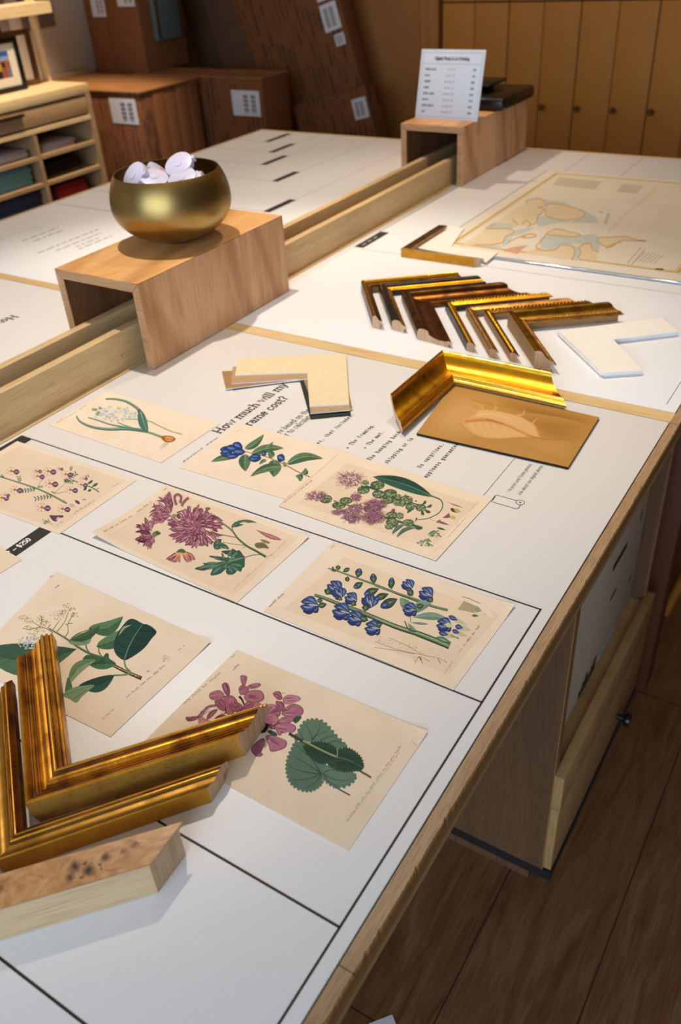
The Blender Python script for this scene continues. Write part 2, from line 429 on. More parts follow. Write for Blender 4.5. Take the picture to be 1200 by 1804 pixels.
# ---- stroke lettering (slab-serif / plain), built as flat ink
def arc(cx, cy, rx, ry, a0, a1, n=8):
    return [(cx + rx * math.cos(math.radians(a0 + (a1 - a0) * i / n)), cy + ry * math.sin(math.radians(a0 + (a1 - a0) * i / n))) for i in range(n + 1)]
X = 0.66
GL = {
 'a': (.62, [arc(.27, .2, .19, .2, 0, 360, 12), [(.46, 0), (.46, .45)], arc(.28, .45, .18, .2, 0, 150, 6)], [(.5, 0)]),
 'b': (.64, [[(.12, 0), (.12, 1)], arc(.32, .32, .2, .33, 0, 360, 12)], [(.08, 1)]),
 'c': (.56, [arc(.3, .33, .2, .33, 50, 310, 10)], []),
 'd': (.66, [[(.5, 0), (.5, 1)], arc(.3, .32, .2, .33, 0, 360, 12)], [(.54, 0), (.46, 1)]),
 'e': (.58, [[(.1, .35), (.5, .35)] + arc(.3, .33, .2, .33, 5, 310, 11)], []),
 'f': (.44, [[(.18, 0), (.18, .8)] + arc(.32, .8, .14, .2, 180, 60, 4), [(.05, X), (.36, X)]], [(.18, 0)]),
 'g': (.62, [arc(.28, .34, .18, .3, 0, 360, 12), [(.48, X), (.48, -.1)] + arc(.28, -.1, .2, .18, 0, -150, 6)], []),
 'h': (.68, [[(.14, 0), (.14, 1)], arc(.33, .42, .19, .23, 160, 0, 6) + [(.52, 0)]], [(.14, 0), (.52, 0), (.1, 1)]),
 'i': (.32, [[(.16, 0), (.16, X)], [(.16, .86), (.16, .95)]], [(.16, 0), (.12, X)]),
 'j': (.3, [[(.18, X), (.18, -.1), (.05, -.25)], [(.18, .86), (.18, .95)]], []),
 'k': (.62, [[(.14, 0), (.14, 1)], [(.5, X), (.16, .28)], [(.26, .36), (.52, 0)]], [(.14, 0), (.52, 0), (.1, 1), (.48, X)]),
 'l': (.32, [[(.16, 0), (.16, 1)]], [(.16, 0), (.12, 1)]),
 'm': (1.0, [[(.14, 0), (.14, X)], arc(.32, .42, .18, .23, 160, 0, 5) + [(.5, 0)], arc(.68, .42, .18, .23, 170, 0, 5) + [(.86, 0)]], [(.14, 0), (.5, 0), (.86, 0), (.1, X)]),
 'n': (.68, [[(.14, 0), (.14, X)], arc(.33, .42, .19, .23, 160, 0, 6) + [(.52, 0)]], [(.14, 0), (.52, 0), (.1, X)]),
 'o': (.62, [arc(.31, .33, .21, .33, 0, 360, 14)], []),
 'p': (.66, [[(.14, -.28), (.14, X)], arc(.34, .33, .2, .32, 0, 360, 12)], [(.14, -.28), (.1, X)]),
 'r': (.5, [[(.16, 0), (.16, X)], arc(.34, .44, .18, .22, 165, 60, 5)], [(.18, 0), (.12, X)]),
 's': (.52, [arc(.26, .49, .15, .16, 40, 250, 7) + arc(.26, .17, .17, .17, 80, -140, 7)], []),
 't': (.46, [[(.2, .85), (.2, .15)] + arc(.32, .15, .12, .15, 180, 310, 4), [(.06, X), (.38, X)]], []),
 'u': (.68, [[(.14, X), (.14, .22)] + arc(.32, .22, .18, .22, 180, 340, 6), [(.52, X), (.52, 0)]], [(.1, X), (.48, X), (.56, 0)]),
 'v': (.6, [[(.08, X), (.3, 0), (.52, X)]], [(.08, X), (.52, X)]),
 'w': (.86, [[(.08, X), (.25, 0), (.43, .6), (.61, 0), (.78, X)]], [(.08, X), (.78, X)]),
 'y': (.6, [[(.08, X), (.31, 0)], [(.52, X), (.24, -.25), (.1, -.25)]], [(.08, X), (.52, X)]),
 'H': (.88, [[(.16, 0), (.16, 1)], [(.7, 0), (.7, 1)], [(.16, .5), (.7, .5)]], [(.16, 0), (.16, 1), (.7, 0), (.7, 1)]),
 'T': (.7, [[(.35, 0), (.35, 1)], [(.06, .82), (.06, 1), (.64, 1), (.64, .82)]], [(.35, 0)]),
 'N': (.82, [[(.15, 0), (.15, 1), (.66, 0), (.66, 1)]], [(.15, 0), (.12, 1), (.66, 1)]),
 'W': (1.0, [[(.06, 1), (.27, 0), (.5, .9), (.73, 0), (.93, 1)]], [(.06, 1), (.93, 1)]),
 'A': (.8, [[(.1, 0), (.4, 1), (.7, 0)], [(.2, .33), (.6, .33)]], [(.1, 0), (.7, 0)]),
 'D': (.8, [[(.14, 0), (.14, 1)] + arc(.3, .5, .36, .5, 90, -90, 9) + [(.14, 0)]], []),
 'P': (.7, [[(.14, 0), (.14, 1)] + arc(.38, .75, .2, .25, 90, -90, 7) + [(.14, .5)]], [(.14, 0)]),
 'E': (.66, [[(.54, 0), (.14, 0), (.14, 1), (.54, 1)], [(.14, .5), (.46, .5)]], []),
 'X': (.7, [[(.1, 0), (.6, 1)], [(.1, 1), (.6, 0)]], []),
 'R': (.74, [[(.14, 0), (.14, 1)] + arc(.38, .75, .2, .25, 90, -90, 7) + [(.14, .5)], [(.36, .5), (.62, 0)]], []),
 'S': (.62, [arc(.3, .75, .2, .25, 40, 250, 8) + arc(.3, .25, .22, .25, 80, -140, 8)], []),
 'M': (.9, [[(.14, 0), (.14, 1), (.45, .3), (.76, 1), (.76, 0)]], []),
 'L': (.6, [[(.14, 1), (.14, 0), (.52, 0)]], []),
 'I': (.3, [[(.15, 0), (.15, 1)]], []),
 'U': (.76, [[(.12, 1), (.12, .3)] + arc(.38, .3, .26, .3, 180, 360, 8) + [(.64, 1)]], []),
 'G': (.78, [arc(.4, .5, .3, .5, 50, 320, 10) + [(.68, .45), (.45, .45)]], []),
 '$': (.62, [arc(.3, .7, .2, .2, 40, 250, 8) + arc(.3, .3, .2, .2, 80, -140, 8), [(.3, -.1), (.3, 1.1)]], []),
 '0': (.62, [arc(.3, .5, .21, .5, 0, 360, 14)], []),
 '1': (.5, [[(.12, .8), (.3, 1), (.3, 0)]], [(.3, 0)]),
 '2': (.6, [arc(.3, .72, .2, .27, 160, -40, 7) + [(.08, 0), (.54, 0)]], []),
 '3': (.6, [arc(.28, .75, .2, .24, 140, -80, 7) + arc(.28, .26, .22, .26, 80, -140, 8)], []),
 '4': (.62, [[(.42, 0), (.42, 1), (.06, .3), (.56, .3)]], []),
 '5': (.6, [[(.5, 1), (.14, 1), (.12, .58)] + arc(.29, .33, .22, .32, 110, -140, 9)], []),
 '6': (.6, [[(.44, .98), (.12, .45)] + arc(.3, .28, .2, .28, 170, -190, 12)], []),
 '7': (.58, [[(.06, 1), (.52, 1), (.2, 0)]], []),
 '8': (.6, [arc(.3, .76, .17, .23, 0, 360, 10), arc(.3, .27, .21, .27, 0, 360, 12)], []),
 '9': (.6, [[(.16, .02), (.48, .55)] + arc(.3, .72, .2, .28, -10, 350, 12)], []),
 '?': (.54, [arc(.27, .77, .18, .22, 170, -60, 7) + [(.27, .28)], [(.27, 0), (.27, .1)]], []),
 '.': (.3, [[(.14, 0), (.14, .1)]], []), ',': (.3, [[(.16, .08), (.1, -.14)]], []), ':': (.3, [[(.15, 0), (.15, .1)], [(.15, .5), (.15, .6)]], []),
 '"': (.4, [[(.12, 1), (.12, .72)], [(.26, 1), (.26, .72)]], []), '-': (.6, [[(.06, .38), (.54, .38)]], []),
 'x': (.6, [[(.1, 0), (.5, X)], [(.1, X), (.5, 0)]], []), '&': (.74, [[(.64, 0), (.2, .75)] + arc(.32, .82, .12, .17, 180, 0, 5) + [(.12, .3)] + arc(.3, .22, .2, .22, 180, 330, 5) + [(.6, .4)]], []),
 '>': (.62, [[(.02, .3), (.4, .3)], [(.22, .52), (.46, .3), (.22, .08)]], []), ' ': (.36, [], []),
}
def text_strokes(s, mono=None, serif=True, slant=0.0):
    out = []; x = 0
    for ch in s:
        adv, st, sf = GL.get(ch, GL[' '])
        if mono: off = x + (mono - adv) / 2; step = mono
        else: off = x; step = adv
        for pl in st: out.append(([(off + a + slant * b, b) for a, b in pl], 1.0))
        if serif:
            for a, b in sf: out.append(([(off + a - .1 + slant * b, b), (off + a + .1 + slant * b, b)], .62))
        x += step
    return out, x
def ink_text(bm, s, o, u, v, size, wt, mono=None, serif=True, slant=0.0, z=0.0, nz=Vector((0, 0, 1)), wf=1.0):
    """flat ribbons for text s; o origin, u reading direction, v up direction (unit), size = cap height"""
    st, x = text_strokes(s, mono, serif, slant)
    k = 0
    for pl, f in st:
        k += 1
        hw = wt * size * f / 2
        pts = [o + u * (a * size * wf) + v * (b * size) + nz * (z + k * 0.0000012) for a, b in pl]
        m = len(pts); L = []; R = []
        cl = (pts[0] - pts[-1]).length < 1e-4 * size + nz.length * 2e-5
        for i in range(m):
            a = pts[i - 1] if i else (pts[-2] if cl else pts[0]); b = pts[i + 1] if i < m - 1 else (pts[1] if cl else pts[-1])
            d = (b - a).normalized(); q = nz.cross(d).normalized() * hw
            e = Vector((0, 0, 0))
            if not cl and i == 0: e = -d * hw * .8
            if not cl and i == m - 1: e = d * hw * .8
            L.append(bm.verts.new(pts[i] + q + e)); R.append(bm.verts.new(pts[i] - q + e))
        for i in range(m - 1):
            try: bm.faces.new((L[i], L[i + 1], R[i + 1], R[i]))
            except ValueError: pass
    return x * size

# ------------------------------------------------------------------ materials
M_panel = plain('white_laminate', '#e9e7e4', rough=0.38, noise=0.012, nscale=300, spec=0.4)
M_ink = plain('black_ink', '#1d1714', rough=0.6, noise=0.0)
M_inkg = plain('grey_ink', '#8f8882', rough=0.6, noise=0.0)
M_inkw = plain('white_ink', '#efece6', rough=0.6, noise=0.0)
M_maple = wood('maple_board', '#d9b986', '#cfae7b', '#c9ac80', 'Y', rough=0.5, coarse=34)
M_maplex = wood('maple_board_crosswise', '#e0c28d', '#d2b079', '#c4a673', 'X', rough=0.5, coarse=16)
M_edge = wood('worn_oak_edge', '#b3926c', '#a68560', '#5c422d', 'Y', fine=900, coarse=90, rough=0.42, bump=0.5)
M_apron = wood('apron_wood', '#97703f', '#8e683a', '#80602f', 'Y', rough=0.6, coarse=60)  # rim's outer side: its dimmer light is put into this darker wood
M_apronl = wood('apron_lower_band', '#bd9462', '#b28957', '#a07a4c', 'Y', rough=0.6, coarse=50)
M_oak = wood('oak_veneer_top', '#e5b273', '#d99f5d', '#d0a06a', 'Y', rough=0.5, coarse=20, wave=4)
M_oakside = wood('oak_veneer_side', '#dfb083', '#cb9763', '#c49a6e', 'Z', rough=0.5, coarse=26, wave=5)
M_oakend = wood('oak_front_edge', '#bf9266', '#ab7e54', '#a17a50', 'X', rough=0.55, coarse=30)
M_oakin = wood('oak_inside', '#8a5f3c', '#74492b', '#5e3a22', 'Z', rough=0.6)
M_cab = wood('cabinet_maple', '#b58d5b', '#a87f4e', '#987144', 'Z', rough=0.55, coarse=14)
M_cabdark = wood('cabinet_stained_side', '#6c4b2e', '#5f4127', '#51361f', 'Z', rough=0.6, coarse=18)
M_dark = plain('shadow_gap_black', '#15100c', rough=0.8)
M_cardb = plain('cardboard', '#7c4a22', rough=0.85, noise=0.08, nscale=25)
M_cardl = wood('cardboard_top', '#a8703c', '#986332', '#88572c', 'X', rough=0.85, coarse=10, stretch=4)
M_label = plain('shipping_label_paper', '#d8d4d2', rough=0.6, noise=0.02)
M_black = plain('black_plastic', '#0d0c0c', rough=0.32, noise=0.02)
M_white = plain('white_plastic', '#e9e4ee', rough=0.28, noise=0.01)
M_shadetop = plain('cream_wall_paint', '#e6d3b8', rough=0.8, noise=0.02, nscale=5)
M_tan = plain('tan_wall_paint', '#b07034', rough=0.75, noise=0.03, nscale=4)
M_locker = plain('locker_laminate', '#c07c30', rough=0.62, noise=0.03, nscale=6, spec=0.3)
M_brass = plain('aged_brass_knob', '#8d6f45', rough=0.35, metal=1.0)
M_steel = plain('polished_steel', '#c7c5c2', rough=0.2, metal=1.0, noise=0.02)
M_bowl = None
M_trim = wood('door_trim_wood', '#b87634', '#a86a2c', '#965c26', 'Z', rough=0.6)
M_paint = paint_mat('printed_paper')

def printed_card():
    m, nt, b = new_mat('cardboard_with_print_rows')
    base = srgb('#79461e')
    v = mapping(nt, (26, 26, 9))
    n = nd(nt, 'ShaderNodeTexNoise', Scale=1.0, Detail=3.0); lk(nt, v, n.inputs['Vector'])
    wv = nd(nt, 'ShaderNodeTexWave', Scale=1.0, Distortion=0.4); lk(nt, mapping(nt, (11, 0, 0)), wv.inputs['Vector'])
    r1 = ramp(nt, n.outputs[0], [(0.46, (0, 0, 0)), (0.56, (1, 1, 1))])
    r2 = ramp(nt, wv.outputs[0], [(0.35, (0, 0, 0)), (0.6, (1, 1, 1))])
    f = nd(nt, 'ShaderNodeMath', operation='MULTIPLY'); lk(nt, r1.outputs[0], f.inputs[0]); lk(nt, r2.outputs[0], f.inputs[1])
    g = nd(nt, 'ShaderNodeMath', operation='MULTIPLY'); lk(nt, f.outputs[0], g.inputs[0]); g.inputs[1].default_value = 0.75
    c = mix(nt, g.outputs[0], base, srgb('#3c2616')); lk(nt, c, b.inputs['Base Color'])
    b.inputs['Roughness'].default_value = 0.85
    return m
M_cardp = printed_card()

def floor_mat():
    m, nt, b = new_mat('floor_planks')
    v = mapping(nt, (1, 1, 1), rot=(0, 0, PI / 2), loc=(0.0, 0.095, 0))
    br = nd(nt, 'ShaderNodeTexBrick', Scale=1.0); lk(nt, v, br.inputs['Vector'])
    br.offset = 0.37; br.inputs['Brick Width'].default_value = 1.5; br.inputs['Row Height'].default_value = 0.205
    br.inputs['Mortar Size'].default_value = 0.0014; br.inputs['Mortar Smooth'].default_value = 0.2
    br.inputs['Color1'].default_value = (*srgb('#7f5737'), 1); br.inputs['Color2'].default_value = (*srgb('#885f3d'), 1)
    br.inputs['Mortar'].default_value = (*srgb('#2c1a10'), 1)
    n1 = nd(nt, 'ShaderNodeTexNoise', Scale=1.0, Detail=6.0, Distortion=1.5); lk(nt, mapping(nt, (26, 4, 26)), n1.inputs['Vector'])
    n2 = nd(nt, 'ShaderNodeTexNoise', Scale=1.0, Detail=4.0); lk(nt, mapping(nt, (320, 16, 100)), n2.inputs['Vector'])
    n3 = nd(nt, 'ShaderNodeTexVoronoi', Scale=1.0); lk(nt, mapping(nt, (9, 4.5, 9)), n3.inputs['Vector'])
    r1 = ramp(nt, n1.outputs[0], [(0.3, srgb('#b08c70')), (0.7, (1, 1, 1))])
    r2 = ramp(nt, n2.outputs[0], [(0.38, srgb('#7a5a44')), (0.55, (1, 1, 1))])
    r3 = ramp(nt, n3.outputs['Distance'], [(0.03, srgb('#3a261a')), (0.12, (1, 1, 1))])
    c = mix(nt, 0.8, br.outputs[0], r1.outputs[0], 'MULTIPLY'); c = mix(nt, 0.3, c, r2.outputs[0], 'MULTIPLY'); c = mix(nt, 0.9, c, r3.outputs[0], 'MULTIPLY')
    lk(nt, c, b.inputs['Base Color']); b.inputs['Roughness'].default_value = 0.5
    bp = nd(nt, 'ShaderNodeBump', Strength=0.4, Distance=0.002); lk(nt, n2.outputs[0], bp.inputs['Height']); lk(nt, bp.outputs[0], b.inputs['Normal'])
    return m
M_floor = floor_mat()

# ------------------------------------------------------------------ the room
XL, XR, YF, YB, ZC = -3.85, 2.4, -3.0, 4.15, 3.3
def slab(name, *a, m=None): return struct(boxo(name, *a, m))
slab('floor', XL - .1, XR + .1, YF - .1, YB + .1, -0.1, 0.0, m=M_floor)
slab('ceiling', XL - .1, XR + .1, YF - .1, YB + .1, ZC, ZC + .1, m=plain('ceiling_paint', '#b89c78', 0.9))
slab('wall_left', XL - .1, XL, YF, YB, 0, ZC, m=M_shadetop)
slab('wall_right', XR, XR + .1, YF, YB, 0, ZC, m=plain('right_wall_paint', '#5a4028', 0.85))
slab('wall_back', XL, XR, YB, YB + .1, 0, ZC, m=M_tan)
# shopfront wall behind the photographer, with one wide window opening
bm = bmesh.new()
box(bm, XL, -2.2, YF - .1, YF, 0, ZC); box(bm, 2.2, XR, YF - .1, YF, 0, ZC)
box(bm, -2.2, 2.2, YF - .1, YF, 0, .5); box(bm, -2.2, 2.2, YF - .1, YF, 2.9, ZC)
struct(obj('wall_front', bm, plain('front_wall_paint', '#6b4d2f', 0.85)))
bm = bmesh.new()
for x in (-2.2, -.76, .7, 2.14): box(bm, x, x + .06, YF - .08, YF - .02, .5, 2.9)
box(bm, -2.2, 2.2, YF - .08, YF - .02, .5, .56); box(bm, -2.2, 2.2, YF - .08, YF - .02, 2.84, 2.9)
struct(obj('window_1', bm, M_dark))
struct(boxo('trim_1', XL, XL + .11, 2.2, 3.47, .93, .965, wood('wall_ledge_wood', '#c3a57c', '#ab8a60', '#97774f', 'Y')))
struct(boxo('trim_2', -2.10, -2.012, 3.985, YB, 0, 2.6, M_trim))
struct(boxo('trim_3', -2.20, -2.155, 4.11, YB, 0, 2.6, M_trim))

# locker cabinet along the back wall
lk0 = thing('locker_cabinet', 'long tan storage cabinet with narrow knobbed doors along the back wall', 'cabinet', (-2.0, 4.0, 0))
boxo('body', 0, 4.2, .018, .148, 0, 2.6, M_dark, lk0)
boxo('plinth', 0, 4.2, .0, .02, 0, .09, M_locker, lk0)
xs = 0.0; k = 0
while xs < 2.6:
    wd = .1615
    for (z0, z1, nm) in ((.095, 1.186, 'door'), (1.192, 2.58, 'door')):
        gap = .0022 if k % 2 else .004
        o = boxo(nm, xs + gap, xs + wd - .0015, 0, .018, z0, z1, M_locker, lk0, bevel=.0015)
        if z0 < 1:
            bm = bmesh.new()
            lathe(bm, [(0, .030), (.009, .030), (.013, .026), (.0135, .020), (.009, .015), (.005, .012), (.005, 0), (0, 0)], 16)
            xform(bm, bm.verts, Matrix.Rotation(PI / 2, 4, 'X'))
            kn = obj('knob', bm, M_brass, o, 40); kn.location = (xs + .026, 0, .78)
    xs += wd; k += 1

# ------------------------------------------------------------------ the display island
X0, X1, Y0, Y1 = -2.036, -0.182, -0.30, 2.625
isl = thing('display_counter', 'long wooden display counter with white printed top panels and a central slot trough', 'counter', (-1.1, 1.1, 0))
def I(name, x0, x1, y0, y1, z0, z1, m, bevel=0.0):
    return boxo(name, x0 + 1.1, x1 + 1.1, y0 - 1.1, y1 - 1.1, z0, z1, m, isl, bevel)
bm = bmesh.new(); box(bm, X0 + 1.1 + .004, X1 + 1.1 - .004, Y0 - 1.1, Y1 - 1.1 - .004, T - .040, T - .0035)
obj('top_core', bm, M_maple, isl)
# worn wooden rim: chipped outer edge
def worn_edge():
    bm = bmesh.new(); rnd = random.Random(3); n = 1600; y0, y1 = Y0 - 1.1, Y1 - 1.1
    xa, xb = -.1955 + 1.1, X1 + 1.1
    rows = []
    chips = [(rnd.uniform(0, 1), rnd.uniform(.0005, .0016), rnd.uniform(.0012, .0035)) for _ in range(90)]
    for i in range(n + 1):
        t = i / n; y = y0 + (y1 - y0) * t
        ch = .0006 * rnd.random()
        for c, dpt, wd in chips:
            e = abs(t - c) * (y1 - y0) / wd
            if e < 1: ch = max(ch, dpt * (1 - e * e))
        rows.append([bm.verts.new(p) for p in ((xa, y, T - .0385), (xa, y, T - .0002), (xb - .0012 - ch, y, T), (xb - ch * .35, y, T - .0012 - ch * .9), (xb, y, T - .019), (xb - .003, y, T - .0205), (xb - .003, y, T - .0385))])
    for a, b in zip(rows, rows[1:]):
        for j in range(7):
            k2 = (j + 1) % 7
            f = bm.faces.new((a[j], b[j], b[k2], a[k2])); f.material_index = (0, 0, 1, 1, 2, 2, 2)[j]
    bm.faces.new(rows[0]); bm.faces.new(rows[-1][::-1])
    return obj('edge_rim', bm, [M_edge, M_apron, M_apronl], isl)
worn_edge()
bm = bmesh.new()
box(bm, -.1955 + 1.1, X1 + 1.1 - .0002, .2405 - 1.1, .2411 - 1.1, T - .01, T + .00005); obj('joint_line', bm, M_ink, isl); bm = bmesh.new(); box(bm, -.1955 + 1.1, X1 + 1.1 - .0002, 1.117 - 1.1, 1.1176 - 1.1, T - .01, T + .00005)
obj('joint_line', bm, M_ink, isl)
I('edge_rim', X0, X0 + .010, Y0, Y1, T - .0385, T, M_maple)
I('edge_rim', X0 + .010, X1 - .0137, Y1 - .012, Y1, T - .0385, T, M_maplex)
I('cross_strip', -1.0385, -.1958, 1.1195, 1.1478, T - .004, T + .0002, M_maplex)
I('cross_strip', X0 + .01, -1.149, 1.1310, 1.1550, T - .004, T + .0002, M_maplex)
I('ledge_strip', -1.050, -1.0385, Y0, Y1 - .012, T - .004, T + .0004, M_maple)
I('ledge_strip', -1.149, -1.138, Y0, Y1 - .012, T - .004, T + .0004, M_maple)
# white panels, thin gap line round each
def panel(x0, x1, y0, y1, z=T):
    g = .0012
    I('panel_gap', x0, x1, y0, y1, T - .0038, T - .003, M_dark)
    return I('top_panel', x0 + g, x1 - g, y0 + g, y1 - g, T - .0032, z, M_panel, .0004)
panel(-1.0385, -.1958, Y0, 1.1195)
panel(-1.0385, -.1958, 1.1478, Y1 - .012)
panel(X0 + .01, -1.149, Y0, 1.1310)
panel(X0 + .01, -1.149, 1.1550, Y1 - .012)
# slot trough
def trough():
    for nm, a, b in (('trough_board', -1.067, -1.050), ('trough_board', -1.138, -1.121)):
        I(nm, a, b, Y0, Y1 - .02, T, .986, M_maple, .0008)
    I('trough_base', -1.121, -1.067, Y0, Y1 - .02, T, T + .012, plain('olive_felt', '#5c4a24', .9))
    for (y, z) in ((.905, .945), (.46, .952)):
        bm = bmesh.new(); b2 = bmesh.ops.create_circle(bm, cap_ends=True, segments=12, radius=.0011)
        xform(bm, b2['verts'], Matrix.Translation((-1.0496 + 1.1, y - 1.1, z)) @ Matrix.Rotation(PI / 2, 4, 'Y'))
        obj('screw_hole', bm, M_dark, isl)
trough()
# base: legs and framing below the top
for (x0, x1, y0, y1) in ((-1.95, -1.87, -.2, -.12), (-.36, -.28, -.2, -.12), (-1.95, -1.87, 2.5, 2.58), (-.36, -.28, 2.5, 2.58)):
    I('leg', x0, x1, y0, y1, 0, T - .04, M_cab)
I('back_panel', -1.12, -1.08, -.2, 2.55, .05, T - .04, M_cabdark)
I('under_shelf', -1.9, -1.14, -.15, 2.5, .10, .13, M_cab)
I('side_panel', X0 + .03, X0 + .055, -.2, 2.58, 0, T - .04, M_cab)

# printed graphics of the panels: lines, black tabs, lettering  (read from the right-hand side)
EY = Vector((0, 1, 0)); EX = Vector((1, 0, 0))
def flat(bm, x0, x1, y0, y1, z=.00015):
    vs = [bm.verts.new((x, y, T + z)) for x, y in ((x0, y0), (x1, y0), (x1, y1), (x0, y1))]; bm.faces.new(vs)
LW = .0021
bm = bmesh.new()
flat(bm, -1.0305, -.2085, .6620, .6620 + LW)            # top border line
flat(bm, -.2085 - LW, -.2085, Y0 + .01, .6641)          # right border line
flat(bm, -.8150, -.2095, .5140, .5140 + LW)
flat(bm, -.8160, -.8160 + .0021, -.1, .46)
flat(bm, -1.0285, -.2095, .2632, .2632 + LW)
flat(bm, -1.0285, -.2095, .1170, .1170 + LW)
flat(bm, -1.0305, -1.0285, .05, .6630)
flat(bm, -1.0305, -1.0060, .490, .6625, .0002)          # tab partly under the pinned print
flat(bm, -.8170, -.7955, .4480, .5150, .0002)           # price tab
o = obj('printed_lines', bm, M_ink, isl); o.location = (1.1 - 1.1, 0, 0)
o.matrix_parent_inverse = Matrix.Translation((1.1, -1.1, 0))
def graphic(name, build, m):
    bm = bmesh.new(); build(bm); o = obj(name, bm, m, isl); o.matrix_parent_inverse = Matrix.Translation((1.1, -1.1, 0)); return o
def txt(bm, s, p, size, wt=.13, **kw):
    a = P(*p); ink_text(bm, s, Vector((a.x, a.y, T)), kw.pop('u', EY), kw.pop('v', -EX), size, wt, z=.00025, **kw)
def fit(s, p, q, mono=None):
    a, b = P(*p), P(*q); _, x = text_strokes(s, mono); return abs(b.y - a.y) / x
graphic('price_lettering', lambda bm: txt(bm, '1" - $250', (15, 979), fit('1" - $250', (15, 979), (58, 951.5)), .2, serif=False), M_inkw)
def headline(bm):
    s = fit('How much will m', (387.5, 764), (501.5, 682.5))
    txt(bm, 'How much will my', (387.0, 764.5), s * .87, .165, wf=1.15)
    s = fit('rame cost?', (441, 751), (508.5, 701))
    txt(bm, 'rame cost?', (441, 751), s * .87, .165, wf=1.15)
graphic('headline_lettering', headline, M_ink)
sz1 = fit('re based on the s', (494, 763), (552, 717))
for t_, p_ in (('re based on the s', (494, 764)), ('r to calculate y', (507, 768))): graphic('lettering_line', lambda bm: txt(bm, t_, p_, sz1, .11), M_ink)
sz2 = fit('es, that includes:', (561, 782), (627, 730), .88)
for t_, p_ in (('es, that includes:', (561, 783)), ('> The framing.', (613, 791)), ('> The mat.', (644, 791)), ('The hanging hardware', (652, 812)), ('e shipping or in', (675, 824)), ('No surprises,', (741, 825)), ('happiness guaranteed.', (748, 846))):
    graphic('lettering_line', lambda bm: txt(bm, t_, p_, sz2, .17, mono=.88), M_ink)
def side_text(bm):
    s = fit('We print and frame photos.', (896, 866), (938, 820)) * 1.06
    txt(bm, 'We print and frame photos.', (898, 868), s, .09, serif=False, slant=.22)
    txt(bm, 'Ask about our digital photos', (917, 873), s, .09, serif=False, slant=.22)
    a, b = P(852, 873), P(907, 807); flat(bm, a.x - .0004, a.x + .0004, a.y, b.y)
    # small drawn cord-and-tag ornament
    r = [P(*p) for p in [(866, 883), (873, 873), (876, 872.5), (912, 882.5)]]
    q = [P(*p) for p in [(866, 884), (909, 896.5), (913, 896), (918, 889)]]
    for pl in (r, q):
        for u, v2 in zip(pl, pl[1:]):
            d = (v2 - u); d.z = 0; d.normalize(); nn = Vector((-d.y, d.x, 0)) * .0005
            vs = [bm.verts.new((p.x, p.y, T + .0002)) for p in (u + nn, u - nn, v2 - nn, v2 + nn)]; bm.faces.new(vs)
    c = P(916.5, 885.2)
    for rr in (.0058,):
        pts = arc(c.x, c.y, rr, rr, 0, 360, 24); pi = arc(c.x, c.y, rr - .0009, rr - .0009, 0, 360, 24)
        for i in range(24):
            bm.faces.new([bm.verts.new((p[0], p[1], T + .0002)) for p in (pts[i], pts[i + 1], pi[i + 1], pi[i])])
    bm.faces.new([bm.verts.new((p[0], p[1], T + .0002)) for p in arc(c.x, c.y, .0017, .0012, 0, 330, 8)])
    u, v2 = P(867.5, 881), P(872, 875); d = (v2 - u).normalized(); nn = Vector((-d.y, d.x, 0)) * .001
    bm.faces.new([bm.verts.new((p.x, p.y, T + .0003)) for p in (u + nn, u - nn, v2 - nn, v2 + nn)])
graphic('side_note_lettering', side_text, plain('dark_brown_ink', '#4a3f39', .6))
# far right-hand panel
def far_right(bm):
    for x in (-.817, -.660, -.505): flat(bm, x, x + .0016, 1.72, Y1 - .02)
    flat(bm, -1.0, -.2, 1.6065, 1.6080); flat(bm, -1.0265, -1.0250, 1.73, 2.60); flat(bm, -.215, -.2137, 1.17, 1.6080)
graphic('printed_lines', far_right, M_inkg)
graphic('size_tab', lambda bm: flat(bm, -1.0225, -.9990, 1.614, 1.733, .0003), M_ink)
graphic('tab_lettering', lambda bm: [flat(bm, -1.014, -1.008, y, y + .016, .0004) for y in (1.63, 1.655, 1.68)], M_inkg)
# far left panel, read from the other side
TABS = [(-1.395, 1.768, 1.89), (-1.558, 2.03, 2.145), (-1.714, 2.185, 2.308), (-1.790, 2.33, 2.457), (-1.900, 2.458, 2.59)]
def far_left(bm):
    for x, a, b in TABS:
        flat(bm, x + .019, x + .0203, b, Y1 - .02); flat(bm, -2.01, x, a, a + .0018)
    flat(bm, -2.005, -1.50, 1.6205, 1.6235)
    a = .0012
    flat(bm, -1.888, -1.888 + a, 1.20, 1.44); flat(bm, -1.885, -1.862, 1.44, 1.44 + a); flat(bm, -1.862, -1.862 + a, 1.40, 1.44)
    rnd = random.Random(5)
    for x, y0, y1 in ((-1.825, 1.34, 1.46), (-1.795, 1.35, 1.45), (-1.71, 1.29, 1.49), (-1.68, 1.32, 1.47), (-1.655, 1.36, 1.44), (-1.635, 1.35, 1.46)):
        y = y0
        while y < y1:
            l = rnd.uniform(.010, .026); flat(bm, x, x + .0045, y, min(y + l, y1)); y += l + .006
graphic('printed_lines', far_left, M_inkg)
for x, a, b in TABS: graphic('size_tab', lambda bm: flat(bm, x, x + .022, a, b, .0003), M_ink)
graphic('headline_lettering', lambda bm: ink_text(bm, 'How much will my', Vector((-1.444, .992, T)), -EY, EX, .0215, .16, z=.0002), M_ink)

